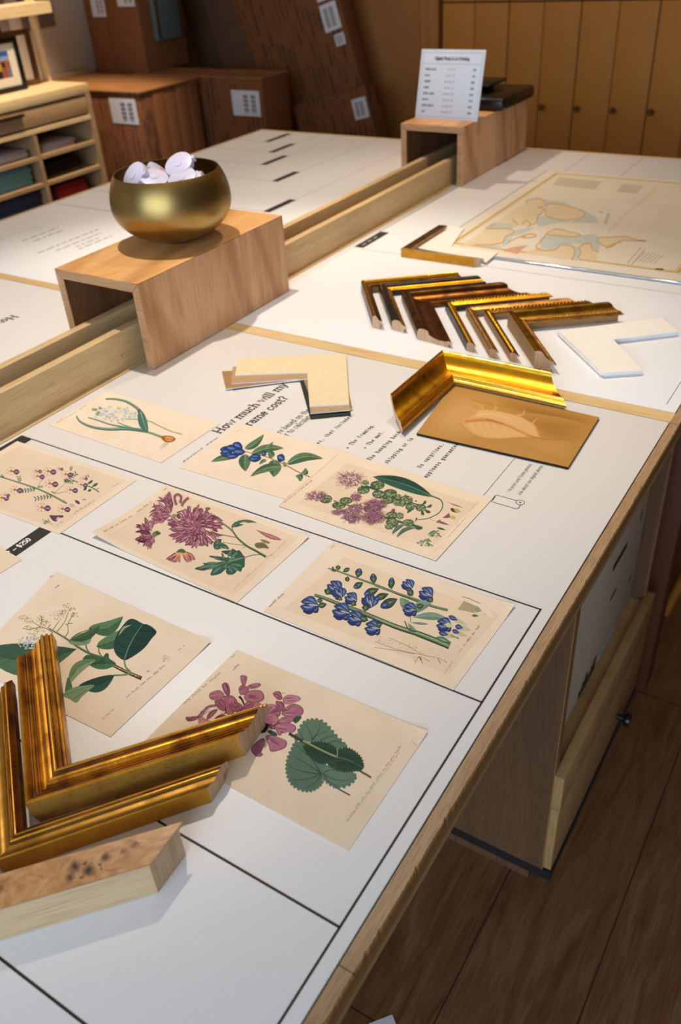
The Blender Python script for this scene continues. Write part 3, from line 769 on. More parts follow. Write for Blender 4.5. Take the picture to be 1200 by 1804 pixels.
# ------------------------------------------------------------------ cabinet unit under the counter
cu = thing('base_cabinet', 'maple cabinet under the counter with an open slot above one knobbed drawer', 'cabinet', (-.24, .91, 0))
def B(name, x0, x1, y0, y1, z0, z1, m, bevel=0.0, par=None): return boxo(name, x0 + .24, x1 + .24, y0 - .91, y1 - .91, z0, z1, m, par or cu, bevel)
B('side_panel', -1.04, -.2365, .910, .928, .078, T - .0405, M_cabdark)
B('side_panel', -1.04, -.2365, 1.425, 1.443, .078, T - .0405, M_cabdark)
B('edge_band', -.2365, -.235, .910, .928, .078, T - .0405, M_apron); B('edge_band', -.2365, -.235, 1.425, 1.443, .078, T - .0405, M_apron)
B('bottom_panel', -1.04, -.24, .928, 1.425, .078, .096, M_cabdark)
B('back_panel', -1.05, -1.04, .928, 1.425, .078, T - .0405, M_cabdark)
B('shelf', -1.04, -.2365, .928, 1.425, .315, .333, M_cab)
B('front_rail', -.2365, -.2185, .910, 1.443, .262, .348, M_cab, .001)
dr = B('drawer_front', -.2365, -.2205, .912, 1.441, .084, .258, M_cab, .001)
bm = bmesh.new()
lathe(bm, [(0, 0), (.006, 0), (.006, .014), (.013, .017), (.015, .022), (.013, .028), (0, .030)], 20)
xform(bm, bm.verts, Matrix.Translation((.0195, .37, .135)) @ Matrix.Rotation(PI / 2, 4, 'Y'))
obj('knob', bm, M_black, dr, 40)
B('gap_shade_strip', -1.03, -.2195, .9105, 1.440, .052, .0778, M_dark)  # black strip standing for the shade in the gap above the plinth
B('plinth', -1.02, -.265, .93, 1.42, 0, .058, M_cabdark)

# white sign boards filed in the slot
for i, (x, lab) in enumerate(((-.262, 'white printed sign board filed foremost in the open slot of the cabinet'), (-.285, 'white sign board filed behind the foremost one in the cabinet slot'))):
    bm = bmesh.new(); box(bm, x - .008, x, .945 + .012 * i, 1.418, .3335, T - .06 - .01 * i, 0, .001)
    o = obj('sign_board', bm, plain('sign_board_white', '#d6c7ae', .6), None, 40); tag(o, lab, 'sign board')
    if i == 0:
        def mark(y0, y1, z0, z1): boxo('printed_mark', x + .0002, x + .0008, y0, y1, z0, z1, M_ink, o)
        mark(1.215, 1.296, .553, .566); mark(1.233, 1.270, .470, .477); mark(1.380, 1.386, .56, .58); mark(1.378, 1.384, .41, .425)
        for k in range(6): mark(1.100 + k * .016, 1.112 + k * .016, .334, .352 + .008 * (k % 3))
        bm = bmesh.new(); box(bm, x + .0002, x + .0009, 1.215, 1.30, .334, .350); obj('blue_strip', bm, plain('pale_blue_ink', '#9fb3bd', .6), o)

# dark leg and an added stool beyond the cabinet
bm = bmesh.new()
box(bm, -.03, .03, -.03, .03, 0, .86, 0, .004)
o = obj('support_post', bm, plain('dark_walnut', '#5a2c10', .55), None, 40, (-.238, 1.535, 0))
tag(o, 'dark brown square post standing on the floor just beyond the cabinet', 'post')
st = thing('stool', 'added wooden stool whose curved orange legs stand in for the orange-lit edge of the post', 'stool', (-.099, 1.943, 0))
M_stool = wood('orange_lit_edge_wood', '#a9671f', '#8d5217', '#6b3c10', 'Z', rough=.4)  # added legs; their orange stands for light on the post's edge
bm = bmesh.new(); lathe(bm, [(0, .60), (.15, .60), (.165, .608), (.165, .628), (.15, .636), (0, .636)], 40); obj('seat', bm, M_stool, st, 40)
for a in (45, 135, 225, 315):
    bm = bmesh.new(); ca, sa = math.cos(math.radians(a)), math.sin(math.radians(a)); rings = []
    for i in range(13):
        t = i / 12; r = .11 + .09 * t ** 2; z = .60 * (1 - t); wv = .016 - .003 * t
        rings.append([bm.verts.new((ca * r + wv * math.cos(q * PI / 4 + math.radians(a)), sa * r + wv * math.sin(q * PI / 4 + math.radians(a)), z)) for q in range(8)])
    for p, q in zip(rings, rings[1:]):
        for j in range(8): bm.faces.new((p[j], p[(j + 1) % 8], q[(j + 1) % 8], q[j]))
    bm.faces.new(rings[0]); bm.faces.new(rings[-1][::-1]); obj('leg', bm, M_stool, st, 50)
bm = bmesh.new(); bmesh.ops.create_cube(bm, size=1.0, matrix=Matrix.Translation((0, 0, .2)) @ Matrix.Diagonal((.25, .014, .018, 1)))
obj('stretcher', bm, M_stool, st)
# small white paper on the floor in front
rad0 = PI / 4 + .1
o = boxo('paper_scrap', -.021, .021, -.021, .021, 0.0005, .0015, M_label); o.location = (-.364, .550, 0); o.rotation_euler = (0, 0, rad0); tag(o, 'small white paper scrap lying on the floorboards', 'paper')

# ------------------------------------------------------------------ oak bridge risers
def riser(x0, x1, y0, y1, z1, lab, th=.0165):
    r = thing('bridge_riser', lab, 'display riser', ((x0 + x1) / 2, (y0 + y1) / 2, T), 0, 'oak bridge risers over the trough')
    cx, cy = (x0 + x1) / 2, (y0 + y1) / 2
    a, b, c, d = x0 - cx, x1 - cx, y0 - cy, y1 - cy; h = z1 - T
    def part(nm, pts, mats, idx):
        bm = bmesh.new(); lo = [bm.verts.new((p[0], c, p[1])) for p in pts]; hi = [bm.verts.new((p[0], d, p[1])) for p in pts]
        f = bm.faces.new(lo); f.material_index = 1; f = bm.faces.new(hi[::-1]); f.material_index = 1
        for i in range(len(pts)):
            j = (i + 1) % len(pts); f = bm.faces.new((lo[i], hi[i], hi[j], lo[j])); f.material_index = idx[i]
        bmesh.ops.bevel(bm, geom=[e for e in bm.edges], offset=.0007, segments=2, affect='EDGES')
        return obj(nm, bm, mats, r, 30)
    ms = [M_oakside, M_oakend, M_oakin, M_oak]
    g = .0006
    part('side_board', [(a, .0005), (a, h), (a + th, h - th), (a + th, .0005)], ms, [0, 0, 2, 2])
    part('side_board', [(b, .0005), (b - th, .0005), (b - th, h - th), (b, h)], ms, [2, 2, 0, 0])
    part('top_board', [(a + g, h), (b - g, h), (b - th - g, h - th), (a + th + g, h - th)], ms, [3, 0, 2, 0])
    return r
riser(-1.1955, -1.0005, .927, 1.327, 1.0695, 'oak bridge riser carrying the brass bowl, nearer of the two over the trough')
riser(-1.2000, -1.0150, 2.158, 2.600, 1.0680, 'oak bridge riser carrying the price sign, farther of the two over the trough')

# ------------------------------------------------------------------ bowl with tape measures
def bowl_mat():
    m, nt, b = new_mat('patinated_brass')
    n = nd(nt, 'ShaderNodeTexNoise', Scale=9.0, Detail=3.0); lk(nt, mapping(nt, (1, 1, 1)), n.inputs['Vector'])
    r = ramp(nt, n.outputs[0], [(0.3, srgb('#8f7440')), (0.7, srgb('#ae925a'))]); lk(nt, r.outputs[0], b.inputs['Base Color'])
    b.inputs['Metallic'].default_value = 1.0; b.inputs['Roughness'].default_value = 0.37
    return m
BX, BY, BZ = -1.098, 1.135, 1.0698
bw = thing('brass_bowl', 'round patinated brass bowl standing on the nearer oak riser', 'bowl', (BX, BY, BZ))
prof = []
H_, R_ = .1185, .1065
for i in range(0, 21):
    t = i / 20
    ang = -PI / 2 + t * (PI / 2 + .52)
    prof.append((R_ * math.cos(ang), .068 + .068 * math.sin(ang) if math.sin(ang) < 0 else .068 + (H_ - .068) * math.sin(ang) / math.sin(.52)))
prof[0] = (0, .0)
out = [(0, 0), (.030, 0.0)] + [p for p in prof if p[0] > .032]
rt = out[-1]
ins = [(rt[0] - .001, rt[1] + .0012), (rt[0] - .0028, rt[1] + .0008)] + [(max(0, p[0] - .003), p[1] + .003) for p in out[::-1][1:-2]] + [(0, .0045)]
bm = bmesh.new(); lathe(bm, out + ins, 96); obj('bowl_body', bm, bowl_mat(), bw, 60)
def disc(r=.026, h=.013):
    bm = bmesh.new()
    lathe(bm, [(0, -h / 2), (r - .003, -h / 2), (r - .0008, -h / 2 + .001), (r, -h / 2 + .004), (r, h / 2 - .004), (r - .0008, h / 2 - .001), (r - .003, h / 2), (0, h / 2)], 36)
    return bm
M_tape = plain('lavender_white_plastic', '#c4bfd2', .35, noise=.01)
discs = [((-.036, -.040, .118), (48, -16, 0), 'upright white tape measure leaning at the left of the bowl heap'),
         ((-.004, -.030, .114), (18, 12, 30), 'white tape measure lying in front of the upright one in the bowl'),
         ((-.026, .010, .112), (38, 24, 100), 'white tape measure with a red mark at the back of the bowl heap'),
         ((.022, .012, .129), (30, -22, 40), 'white tape measure on top at the right of the bowl heap'),
         ((.045, -.010, .112), (24, -16, 40), 'white tape measure under the topmost right one in the bowl'),
         ((.054, -.037, .095), (14, -10, 40), 'white tape measure lowest at the right of the bowl heap'),
         ((-.030, -.060, .100), (8, 10, 0), 'white tape measure half hidden below the front rim of the bowl'),
         ((.070, .012, .098), (5, 75, 40), 'white tape measure standing alone at the far right inside the bowl'),
         ((.004, -.055, .098), (6, 4, 0), 'white tape measure at the front middle inside the bowl'),
         ((.0, .0, .075), (0, 0, 0), 'white tape measure buried in the middle of the bowl heap'),
         ((.018, .05, .075), (10, 8, 0), 'white tape measure deep at the back of the bowl'),
         ((-.05, .02, .078), (10, -8, 0), 'white tape measure deep at the left of the bowl'),]
for i, (p, r, lab) in enumerate(discs):
    t = thing('tape_measure', lab, 'tape measure', (BX + p[0], BY + p[1], BZ + p[2] - .004), 0, 'white tape measures in the bowl')
    t.rotation_euler = [math.radians(v) for v in r]
    obj('case', disc(), M_tape, t, 50)
    bm = bmesh.new(); box(bm, .022, .030, -.004, .004, -.005, .005, 0, .001); obj('tape_tab', bm, M_tape, t)
    bm = bmesh.new(); lathe(bm, [(0, .0066), (.007, .0066), (.007, .0074), (0, .0074)], 20)
    obj('button', bm, plain('coral_plastic', '#d9838a', .4) if i == 2 else M_tape, t)

# ------------------------------------------------------------------ price sign and black cases on the far riser
sg = thing('price_sign', 'white printed price list sign leaning upright at the front of the farther riser', 'sign', (-1.1, 2.225, 1.0685))
lean = math.radians(-14.5)
sb = bmesh.new(); box(sb, -.0925, .0925, 0, .004, 0, .168, 0, .0006)
rotm = Matrix.Rotation(lean, 4, 'X')
xform(sb, sb.verts, rotm); plate = obj('plate', sb, plain('sign_face_white', '#cfd3d9', .45, noise=.01), sg, 30)
ft = bmesh.new(); box(ft, -.09, .09, .002, .052, .0005, .003, 0); obj('foot', ft, plain('clear_acrylic_grey', '#9aa0a6', .2), sg)
sl = bmesh.new(); box(sl, -.012, .012, .040, .043, .003, .11, 0); xform(sl, sl.verts, Matrix.Identity(4)); obj('easel_strut', sl, plain('strut_white', '#bfc2c6', .4), sg)
def sign_text(bm, rule=False):
    v = rotm @ Vector((0, 0, 1)); n = rotm @ Vector((0, -1, 0))
    def at(x, z): return v * z + Vector((x, 0, 0)) + n * .0005
    def ruler(x0, x1, z0, z1):
        bm.faces.new([bm.verts.new(at(a, b)) for a, b in ((x0, z0), (x1, z0), (x1, z1), (x0, z1))])
    if rule:
        for z in (.160, .134): ruler(-.086, .086, z, z + .0007)
        for x in (-.086, .0853): ruler(x, x + .0007, .006, .160)
        ruler(-.086, .086, .006, .0067); return
    def t(s, x, z, sz, wt, al='l', serif=False):
        _, wdt = text_strokes(s, None, serif); wdt *= sz
        ink_text(bm, s, at(x - (wdt / 2 if al == 'c' else wdt if al == 'r' else 0), z), Vector((1, 0, 0)), v, sz, wt, serif=serif, nz=n, z=.0001)
    t('Digital Photo & Art Printing', 0, .1435, .0068, .2, 'c', True)
    rows = [('EXTRA SMALL', '4" x 4" - 5"', '$39'), ('SMALL', '5" x 7" - 11"', '$65'), ('MEDIUM', '8" x 10" - 13"', '$100'), ('LARGE', '11" x 14" - 17"', '$120'),
            ('EXTRA LARGE', '16" x 20" - 22"', '$150'), ('GRAND', '18" x 24" - 28"', '$175'), ('EXTRA GRAND', '24" x 30" - 32"', '$230'), ('MAX', '30" x 40" - 44"', '$280')]
    for i, (a, b, c) in enumerate(rows):
        z = .119 - i * .0146
        t(a, -.076, z, .0045, .2); t(b, 0, z, .0042, .1, 'c'); t(c, .072, z, .0045, .18, 'r')
bm = bmesh.new(); sign_text(bm); obj('lettering', bm, M_ink, plate)
bm = bmesh.new(); sign_text(bm, True); obj('rule_lines', bm, M_inkg, plate)
bm = bmesh.new(); box(bm, -1.185, -.992, 2.36, 2.592, 1.0687, 1.102, 0, .010)
o = obj('flat_case', bm, M_black, None, 50); tag(o, 'flat black rounded case lying on the farther riser behind the price sign', 'case')
o2 = bmesh.new(); box(o2, -1.15, -1.06, 2.36, 2.366, 1.088, 1.0905, 0); obj('zip_line', o2, M_steel, o)
bm = bmesh.new(); box(bm, -1.18, -1.105, 2.43, 2.56, 1.1022, 1.114, 0, .004); box(bm, -1.185, -1.068, 2.43, 2.56, 1.1145, 1.123, 0, .003)
o = obj('card_reader', bm, M_black, None, 50); tag(o, 'small black device resting on top of the flat black case', 'device')

# ------------------------------------------------------------------ frame corner samples
M_raw = wood('raw_moulding_wood', '#d2b08c', '#c8a37c', '#b8946f', 'Z', rough=.7, coarse=60)
M_rawp = wood('raw_poplar', '#c6a981', '#bb9e76', '#ae9069', 'X', rough=.65, coarse=30)
G_ornate = gold('antique_gold_leaf', '#d79a2e', '#8f5716', .34, .7, metal=.8)
G_ornside = gold('antique_gold_side', '#c58f38', '#ae7c30', .5, .8, metal=.35)
G_dark = gold('rubbed_bole_groove', '#8a5016', '#45220a', .42, .5, metal=.7)
G_plain = gold('smooth_gold', '#cc9126', '#b9801c', .42, .12, metal=.55)
G_line = gold('bright_gold_line', '#f2c25a', '#d79a2c', .22, .1)
G_shade = gold('toned_gold', '#a67c32', '#86601f', .36, .3, metal=.8)
G_cove = gold('bright_cove_gold', '#e2a628', '#cb921c', .29, .1, metal=1.0)
G_brown = gold('bronze_brown', '#6d4517', '#3f240a', .34, .3, metal=.9)
G_blackw = gold('ebonised_wood', '#2a1a12', '#140b07', .35, .2, metal=.2)
G_palegold = gold('pale_gold', '#cf9c55', '#a9743a', .36, .5)
G_tan = plain('toned_tan_side', '#a07a50', .6, noise=.1)

def corner(name, lab, O, a, L1, L2, prof, segm, mats, cat='frame sample', group=None, handed=1, bead=None, endm=None):
    """L-shaped sample: two mitred rails. prof [(u,v)] closed outline, segm material per edge; both free ends are mitre-cut"""
    t = thing(name, lab, cat, (O[0], O[1], T + .0004), a, group)
    ei = len(mats); ms = list(mats) + [endm or M_raw]
    for k in (0, 1):
        bm = bmesh.new(); L = (L1, L2)[k]
        def pt(s, u, v):
            x, y = (s, u) if k == 0 else (u, s)
            return (x, y * handed, v)
        A = [bm.verts.new(pt(u + .0001, u, v)) for u, v in prof]; Bv = [bm.verts.new(pt(L + u, u, v)) for u, v in prof]
        n = len(prof)
        for i in range(n):
            j = (i + 1) % n; f = bm.faces.new((A[i], A[j], Bv[j], Bv[i])); f.material_index = segm[i]
        for ring in (A, Bv):
            tri = tessellate_polygon([[Vector((u, v, 0)) for u, v in prof]])
            for tr in tri:
                f = bm.faces.new([ring[q] for q in tr]); f.material_index = ei
        if bead:
            u0, v0, r, gap, mi, skew = bead; s = u0 + gap
            while s < L + u0 - gap * .5:
                c = pt(s, u0, v0); rz = (PI / 2 if k else 0) + (skew if k == 0 else -skew) * handed
                ellipsoid(bm, c, (gap * .40, r, r * .9), mi, 8, 6, Matrix.Rotation(rz, 4, 'Z')); s += gap
        bmesh.ops.recalc_face_normals(bm, faces=bm.faces)
        obj('rail', bm, ms, t, 32)
    return t
def curve(p, q, bulge, n=5):
    """points between p and q bulging to the left of the way"""
    dx, dy = q[0] - p[0], q[1] - p[1]; return [(p[0] + dx * i / n - dy * bulge * math.sin(PI * i / n), p[1] + dy * i / n + dx * bulge * math.sin(PI * i / n)) for i in range(1, n)]
def build_prof(spec):
    """spec: list of (u, v, material, bulge) ; returns outline and per-edge materials"""
    pts = []; mm = []
    for i, (u, v, m, b) in enumerate(spec):
        nx = spec[(i + 1) % len(spec)]
        pts.append((u, v)); mm.append(m)
        if b:
            for c in curve((u, v), (nx[0], nx[1]), b): pts.append(c); mm.append(m)
    return pts, mm
def rad(d): return math.radians(d)

# ornate gold corner in the foreground: outline runs up the outer side, over the face, down the sight edge
pr, sm_ = build_prof([(.003, 0, 1, .03), (-.001, .0315, 3, 0), (.0012, .0325, 0, .12), (.0050, .0285, 2, -.25), (.0078, .0290, 0, .2), (.0100, .0262, 2, -.3), (.0118, .0268, 0, -.10),
                      (.0150, .0250, 0, .28), (.0215, .0285, 2, -.2), (.0235, .0315, 3, .4), (.0262, .0312, 2, -.1), (.0270, .0280, 0, .35), (.0305, .0262, 2, -.2), (.0312, .0240, 0, .35), (.0345, .0215, 0, 0),
                      (.0355, .0100, 4, 0), (.029, .0100, 4, 0), (.029, 0, 4, 0)])
corner('frame_corner_sample', 'wide ornate antique gold frame corner lying across the botanical prints, largest in the foreground', (-.4764, .2085), rad(52.2), .180, .180,
       pr, sm_, [G_ornate, G_ornside, G_dark, G_line, M_raw])
pr, sm_ = build_prof([(.001, 0, 0, 0), (0, .0200, 1, 0), (.0010, .0208, 2, -.12), (.0110, .0190, 2, 0), (.0120, .0215, 1, .35), (.0142, .0215, 3, -.3), (.0158, .0225, 1, .35), (.0178, .0220, 3, 0), (.0225, .0190, 3, 0),
                      (.0235, .0100, 4, 0), (.017, .0100, 4, 0), (.017, 0, 4, 0)])
corner('frame_corner_sample', 'narrow smooth gold frame corner between the ornate one and the burl one', P(-8, 1518, T + .02).to_tuple()[:2], rad(53.0), .171, .180,
       pr, sm_, [G_plain, G_line, G_shade, G_dark, M_raw])
def burl():
    m, nt, b = new_mat('burl_veneer')
    n1 = nd(nt, 'ShaderNodeTexNoise', Scale=26.0, Detail=8.0, Distortion=3.5); lk(nt, mapping(nt, (1, 1.7, 1)), n1.inputs['Vector'])
    r1 = ramp(nt, n1.outputs[0], [(0.22, srgb('#9a6738')), (0.5, srgb('#cb955c')), (0.75, srgb('#ddb07a'))])
    col = r1.outputs[0]
    tc = nt.nodes.new('ShaderNodeTexCoord')
    nz = nd(nt, 'ShaderNodeTexNoise', Scale=180.0, Detail=2.0); lk(nt, tc.outputs['Object'], nz.inputs['Vector'])
    va = nd(nt, 'ShaderNodeVectorMath', operation='MULTIPLY_ADD'); lk(nt, nz.outputs['Color'], va.inputs[0]); va.inputs[1].default_value = (.006,) * 3; lk(nt, tc.outputs['Object'], va.inputs[2])
    for (x, y, r, dk) in ((.1105, .017, .0042, '#3b2013'), (.1215, .0105, .0042, '#2c1810'), (.1335, .0175, .0034, '#4a2a18'), (.1070, .0095, .0036, '#5c3820'), (.1185, .0175, .0020, '#5c3820'), (.1160, .006, .0016, '#4a2a18'),
                          (.1300, .0125, .0014, '#4a2a18'), (.1310, .009, .0012, '#4a2a18'), (.156, .0215, .003, '#7a4c2c'), (.147, .018, .0022, '#7c5230'), (.055, .018, .004, '#8a5c38')):
        d = nd(nt, 'ShaderNodeVectorMath', operation='DISTANCE'); lk(nt, va.outputs[0], d.inputs[0]); d.inputs[1].default_value = (x + .003, y + .003, .0395)
        rr = ramp(nt, nd(nt, 'ShaderNodeMapRange').outputs[0], [(0.25, (1, 1, 1)), (0.62, (.55, .55, .55)), (1.0, (0, 0, 0))])
        mr = rr.inputs[0].links[0].from_node; lk(nt, d.outputs['Value'], mr.inputs[0]); mr.inputs[1].default_value = 0; mr.inputs[2].default_value = r * 1.55
        col = mix(nt, rr.outputs[0], col, srgb(dk))
    lk(nt, col, b.inputs['Base Color']); b.inputs['Roughness'].default_value = 0.38
    return m
M_burl = burl()
bo = Vector((-.346, .216)) - Vector((math.cos(rad(49)), math.sin(rad(49)))) * .165
pr, sm_ = build_prof([(0, 0, 1, 0), (0, .0365, 2, 0), (.0005, .0370, 0, 0), (.0295, .0370, 2, 0), (.0300, .0345, 1, 0), (.0255, .0325, 1, 0), (.0255, 0, 1, 0)])
corner('frame_corner_sample', 'pale poplar frame corner with knotty burl veneer top, nearest the bottom edge', (bo.x, bo.y), rad(49), .165, .17, pr, sm_, [M_burl, M_rawp, wood('veneer_edge', '#a9713f', '#915d31', '#7d4f2a', 'X')], endm=M_raw)

# the deep cove corner over the shell picture
pr, sm_ = build_prof([(.0385, 0, 3, 0), (.012, .0125, 3, .05), (.0012, .0300, 3, 0), (0, .0345, 1, .3), (.0030, .0362, 1, .4), (.0060, .0345, 0, -.05), (.0075, .0300, 0, -.16), (.0330, .0160, 0, .1),
                      (.0360, .0165, 1, .4), (.0395, .0150, 0, 0), (.0410, .0120, 1, .35), (.0440, .0105, 1, 0), (.0460, .0100, 2, 0), (.0465, .0066, 2, 0), (.0415, .0062, 4, 0), (.0415, 0, 4, 0)])
corner('frame_corner_sample', 'deep bright gold cove frame corner around the shell painting', (-.5605, 1.1300), 0.0, .179, .167,
       pr, sm_, [G_cove, G_line, G_shade, G_dark, M_raw], handed=-1)
# thin gold corner at the sea chart
pr, sm_ = build_prof([(0, 0, 0, 0), (0, .0175, 1, .2), (.003, .019, 2, -.3), (.006, .0175, 1, .3), (.009, .0165, 2, 0), (.0145, .0155, 1, 0), (.015, .0100, 3, 0), (.010, .0100, 3, 0), (.010, 0, 3, 0)])
corner('frame_corner_sample', 'thin plain gold frame corner laid at the corner of the sea chart', (-.8905, 1.5925), 0.0, .1735, .178, pr, sm_, [G_plain, G_shade, G_brown, M_raw])

# seven nested corners
def nested(C0, h, prof, segm, mats, lab, L=.186, bead=None, endm=None):
    corner('frame_corner_sample', lab, C0, rad(-52.0 + 90 - .5), L, L - .001, prof, segm, mats, group='nested frame corner samples', bead=bead, endm=endm, handed=-1)
# local x runs along the far rail, handed -1 puts the second rail towards the camera
def P7(spec): return build_prof(spec)
pr, s7 = P7([(0, 0, 1, 0), (.001, .0205, 1, 0), (.003, .0225, 0, .3), (.0075, .0225, 0, 0), (.0095, .0190, 1, -.2), (.0165, .0165, 1, 0), (.0170, .0110, 2, 0), (.0125, .0110, 2, 0), (.0125, 0, 2, 0)])
nested((-.8650, 1.3820), .02, pr, s7, [G_cove, G_brown, G_tan], 'bronze frame corner with a bright gold rim, outermost left of the nested row')
pr, s7 = P7([(0, 0, 1, 0), (0, .0110, 1, .25), (.0085, .0205, 1, .2), (.0150, .0150, 0, .1), (.0185, .0125, 0, .2), (.0225, .0110, 1, 0), (.0235, .0070, 1, 0), (.0190, .0070, 1, 0), (.0190, 0, 1, 0)])
nested((-.8274, 1.3876), .012, pr, s7, [G_cove, G_blackw], 'black frame corner with a gold inner slope, second from the left of the nested row')
pr, s7 = P7([(0, 0, 0, 0), (0, .0120, 0, .3), (.0115, .0215, 0, .25), (.0170, .0140, 0, 0), (.0175, .0135, 1, -.12), (.0440, .0100, 1, .3), (.0480, .0110, 0, .3), (.0510, .0085, 1, 0), (.0510, .0055, 1, 0), (.0465, .0055, 1, 0), (.0465, 0, 1, 0)])
nested((-.7667, 1.3696), .012, pr, s7, [G_brown, gold('warm_bronze', '#7d4a14', '#4f2b0a', .3, .3, metal=.9)], 'widest dark bronze scooped frame corner, third from the left of the nested row')
pr, s7 = P7([(0, 0, 0, 0), (.0015, .0140, 0, 0), (.003, .0155, 1, .2), (.0100, .0150, 1, 0), (.0135, .0132, 1, 0), (.0140, .0110, 0, 0), (.0095, .0110, 0, 0), (.0095, 0, 0, 0)])
nested((-.6702, 1.3624), .015, pr, s7, [G_blackw, G_cove], 'slim black sided frame corner with gold beading, fourth from the left of the nested row', bead=(.0060, .0160, .0032, .0062, 1, 0))
pr, s7 = P7([(0, 0, 2, 0), (0, .0145, 1, .2), (.0070, .0155, 1, 0), (.0120, .0136, 1, 0), (.0125, .0118, 2, 0), (.0090, .0118, 2, 0), (.0090, 0, 2, 0)])
nested((-.6235, 1.3541), .015, pr, s7, [G_cove, G_palegold, G_tan], 'slim pale wooden frame corner with fine beading, fifth from the left of the nested row', bead=(.0040, .0158, .0025, .0044, 1, 0))
nested((-.5880, 1.3550), .015, pr, s7, [G_cove, G_brown, G_tan], 'slim wooden frame corner with gold rope twist, sixth from the left of the nested row', bead=(.0050, .0158, .0036, .0066, 0, .7))
pr, s7 = P7([(0, 0, 2, 0), (0, .0290, 1, .25), (.0105, .0285, 1, -.15), (.0200, .0200, 0, .2), (.0245, .0165, 1, 0), (.0275, .0158, 1, 0), (.0270, .0138, 2, 0), (.0205, .0138, 2, 0), (.0205, 0, 2, 0)])
nested((-.5349, 1.3363), .03, pr, s7, [G_palegold, gold('olive_gold', '#a87a24', '#6f4a12', .34, .3), G_tan], 'tallest wooden sided frame corner with two gold beaded rows, rightmost of the nested row', L=.172, bead=(.0218, .0195, .0028, .0046, 0, 0))

# ------------------------------------------------------------------ mat corner samples
def matL(name, pts, z0, th, mat, lab, core, group=None, dz=0):
    ps = [P(x, y, T + z0 + th) for x, y in pts]
    bm = bmesh.new(); prism(bm, [(p.x, p.y) for p in ps], T + z0, T + z0 + th, 1, 0)
    o = obj(name, bm, [mat, core]); tag(o, lab, 'mat sample', group); return o
def linen(name, a, b2):
    m, nt, b = new_mat(name)
    n = nd(nt, 'ShaderNodeTexNoise', Scale=1.0, Detail=2.0); lk(nt, mapping(nt, (1200, 90, 100), rot=(0, 0, .6)), n.inputs['Vector'])
    n2 = nd(nt, 'ShaderNodeTexNoise', Scale=1.0, Detail=2.0); lk(nt, mapping(nt, (90, 1200, 100), rot=(0, 0, .6)), n2.inputs['Vector'])
    c = mix(nt, .5, n.outputs[0], n2.outputs[0]); r = ramp(nt, c, [(0.4, srgb(a)), (0.6, srgb(b2))]); lk(nt, r.outputs[0], b.inputs['Base Color']); b.inputs['Roughness'].default_value = .9
    return m
M_core = plain('mat_core_white', '#e8e4df', .8)
M_cream = linen('cream_linen', '#ddc89d', '#ebd9b2'); M_tanl = linen('tan_linen', '#a98a63', '#bb9c74'); M_brn = linen('kraft_linen', '#9c7344', '#ab8350'); M_mblk = plain('black_core_mat', '#0f0f10', .7); M_wmat = plain('ivory_mat', '#ebe5da', .85, noise=.015)
G_ = 'mat corner samples in the cream stack'
matL('mat_corner_sample', [(404, 661), (410, 686), (528, 669.5), (547, 737.5), (618, 730.5), (604, 648)], 0.0002, .0016, M_mblk, 'black mat corner sample at the bottom of the cream stack', M_mblk, G_)
matL('mat_corner_sample', [(391, 654), (398, 685), (535, 668), (556, 724), (621, 720), (604, 642)], .0019, .0016, M_brn, 'kraft brown mat corner sample, second from the bottom of the cream stack', M_core, G_)
matL('mat_corner_sample', [(410, 646), (408, 675.5), (541, 667), (547, 728), (617, 722), (608, 634)], .0036, .0016, M_tanl, 'taupe mat corner sample just under the cream one', M_core, G_)
matL('mat_corner_sample', [(419.5, 631), (414.5, 660.5), (541.5, 656), (545.5, 715.5), (615.5, 712), (609.5, 623)], .0053, .0022, M_cream, 'cream linen mat corner sample on top of its stack', M_core, G_)
G2 = 'ivory mat corner samples in one stack'
for i, (dx, dy, lab) in enumerate(((2, 4, 'white mat corner sample at the bottom of the white stack'), (-3, 2, 'white mat corner sample in the middle of the white stack'), (0, 0, 'ivory white mat corner sample on top of the white stack'))):
    matL('mat_corner_sample', [(x + dx, y + dy) for x, y in [(984, 583), (1062, 657), (1132, 652), (1081, 598), (1195, 584), (1166, 559)]], .0003 + .0030 * i, .0028, M_wmat, lab, M_core, G2)

# ------------------------------------------------------------------ shell painting
sh = Sheet([(734, 763), (1001, 823), (1056, 735), (798, 676)], .0005, .0035, '#b8863f', edge='#1d1a17')
sh.frame(660, 600, 2.857)
sh.step = .000004
bg = [('#c19250', [(215, 455), (420, 245), (640, 290), (560, 520)]), ('#c9995a', [(230, 440), (420, 260), (600, 330), (480, 500)]), ('#9c6a24', [(640, 290), (1120, 395), (1000, 470), (760, 400)]), ('#a87530', [(700, 360), (1060, 420), (1000, 520), (840, 480)]),
      ('#b98a48', [(420, 490), (700, 520), (940, 625), (700, 590)]), ('#c08e48', [(700, 500), (960, 500), (1000, 560), (940, 600)])]
def wash(pts, c, steps=6):
    cx = sum(p[0] for p in pts) / len(pts); cy = sum(p[1] for p in pts) / len(pts)
    b0 = srgb('#b8863f'); c0 = srgb(c)
    for i in range(steps):
        k = 1 - i / steps * .75; f = (i + 1) / steps
        sh.poly(sh.smooth([(cx + (x - cx) * k, cy + (y - cy) * k) for x, y in pts], 5, True), tuple(b0[j] * (1 - f) + c0[j] * f for j in range(3)) + (1,))
for c, pts in bg: wash(pts, c)
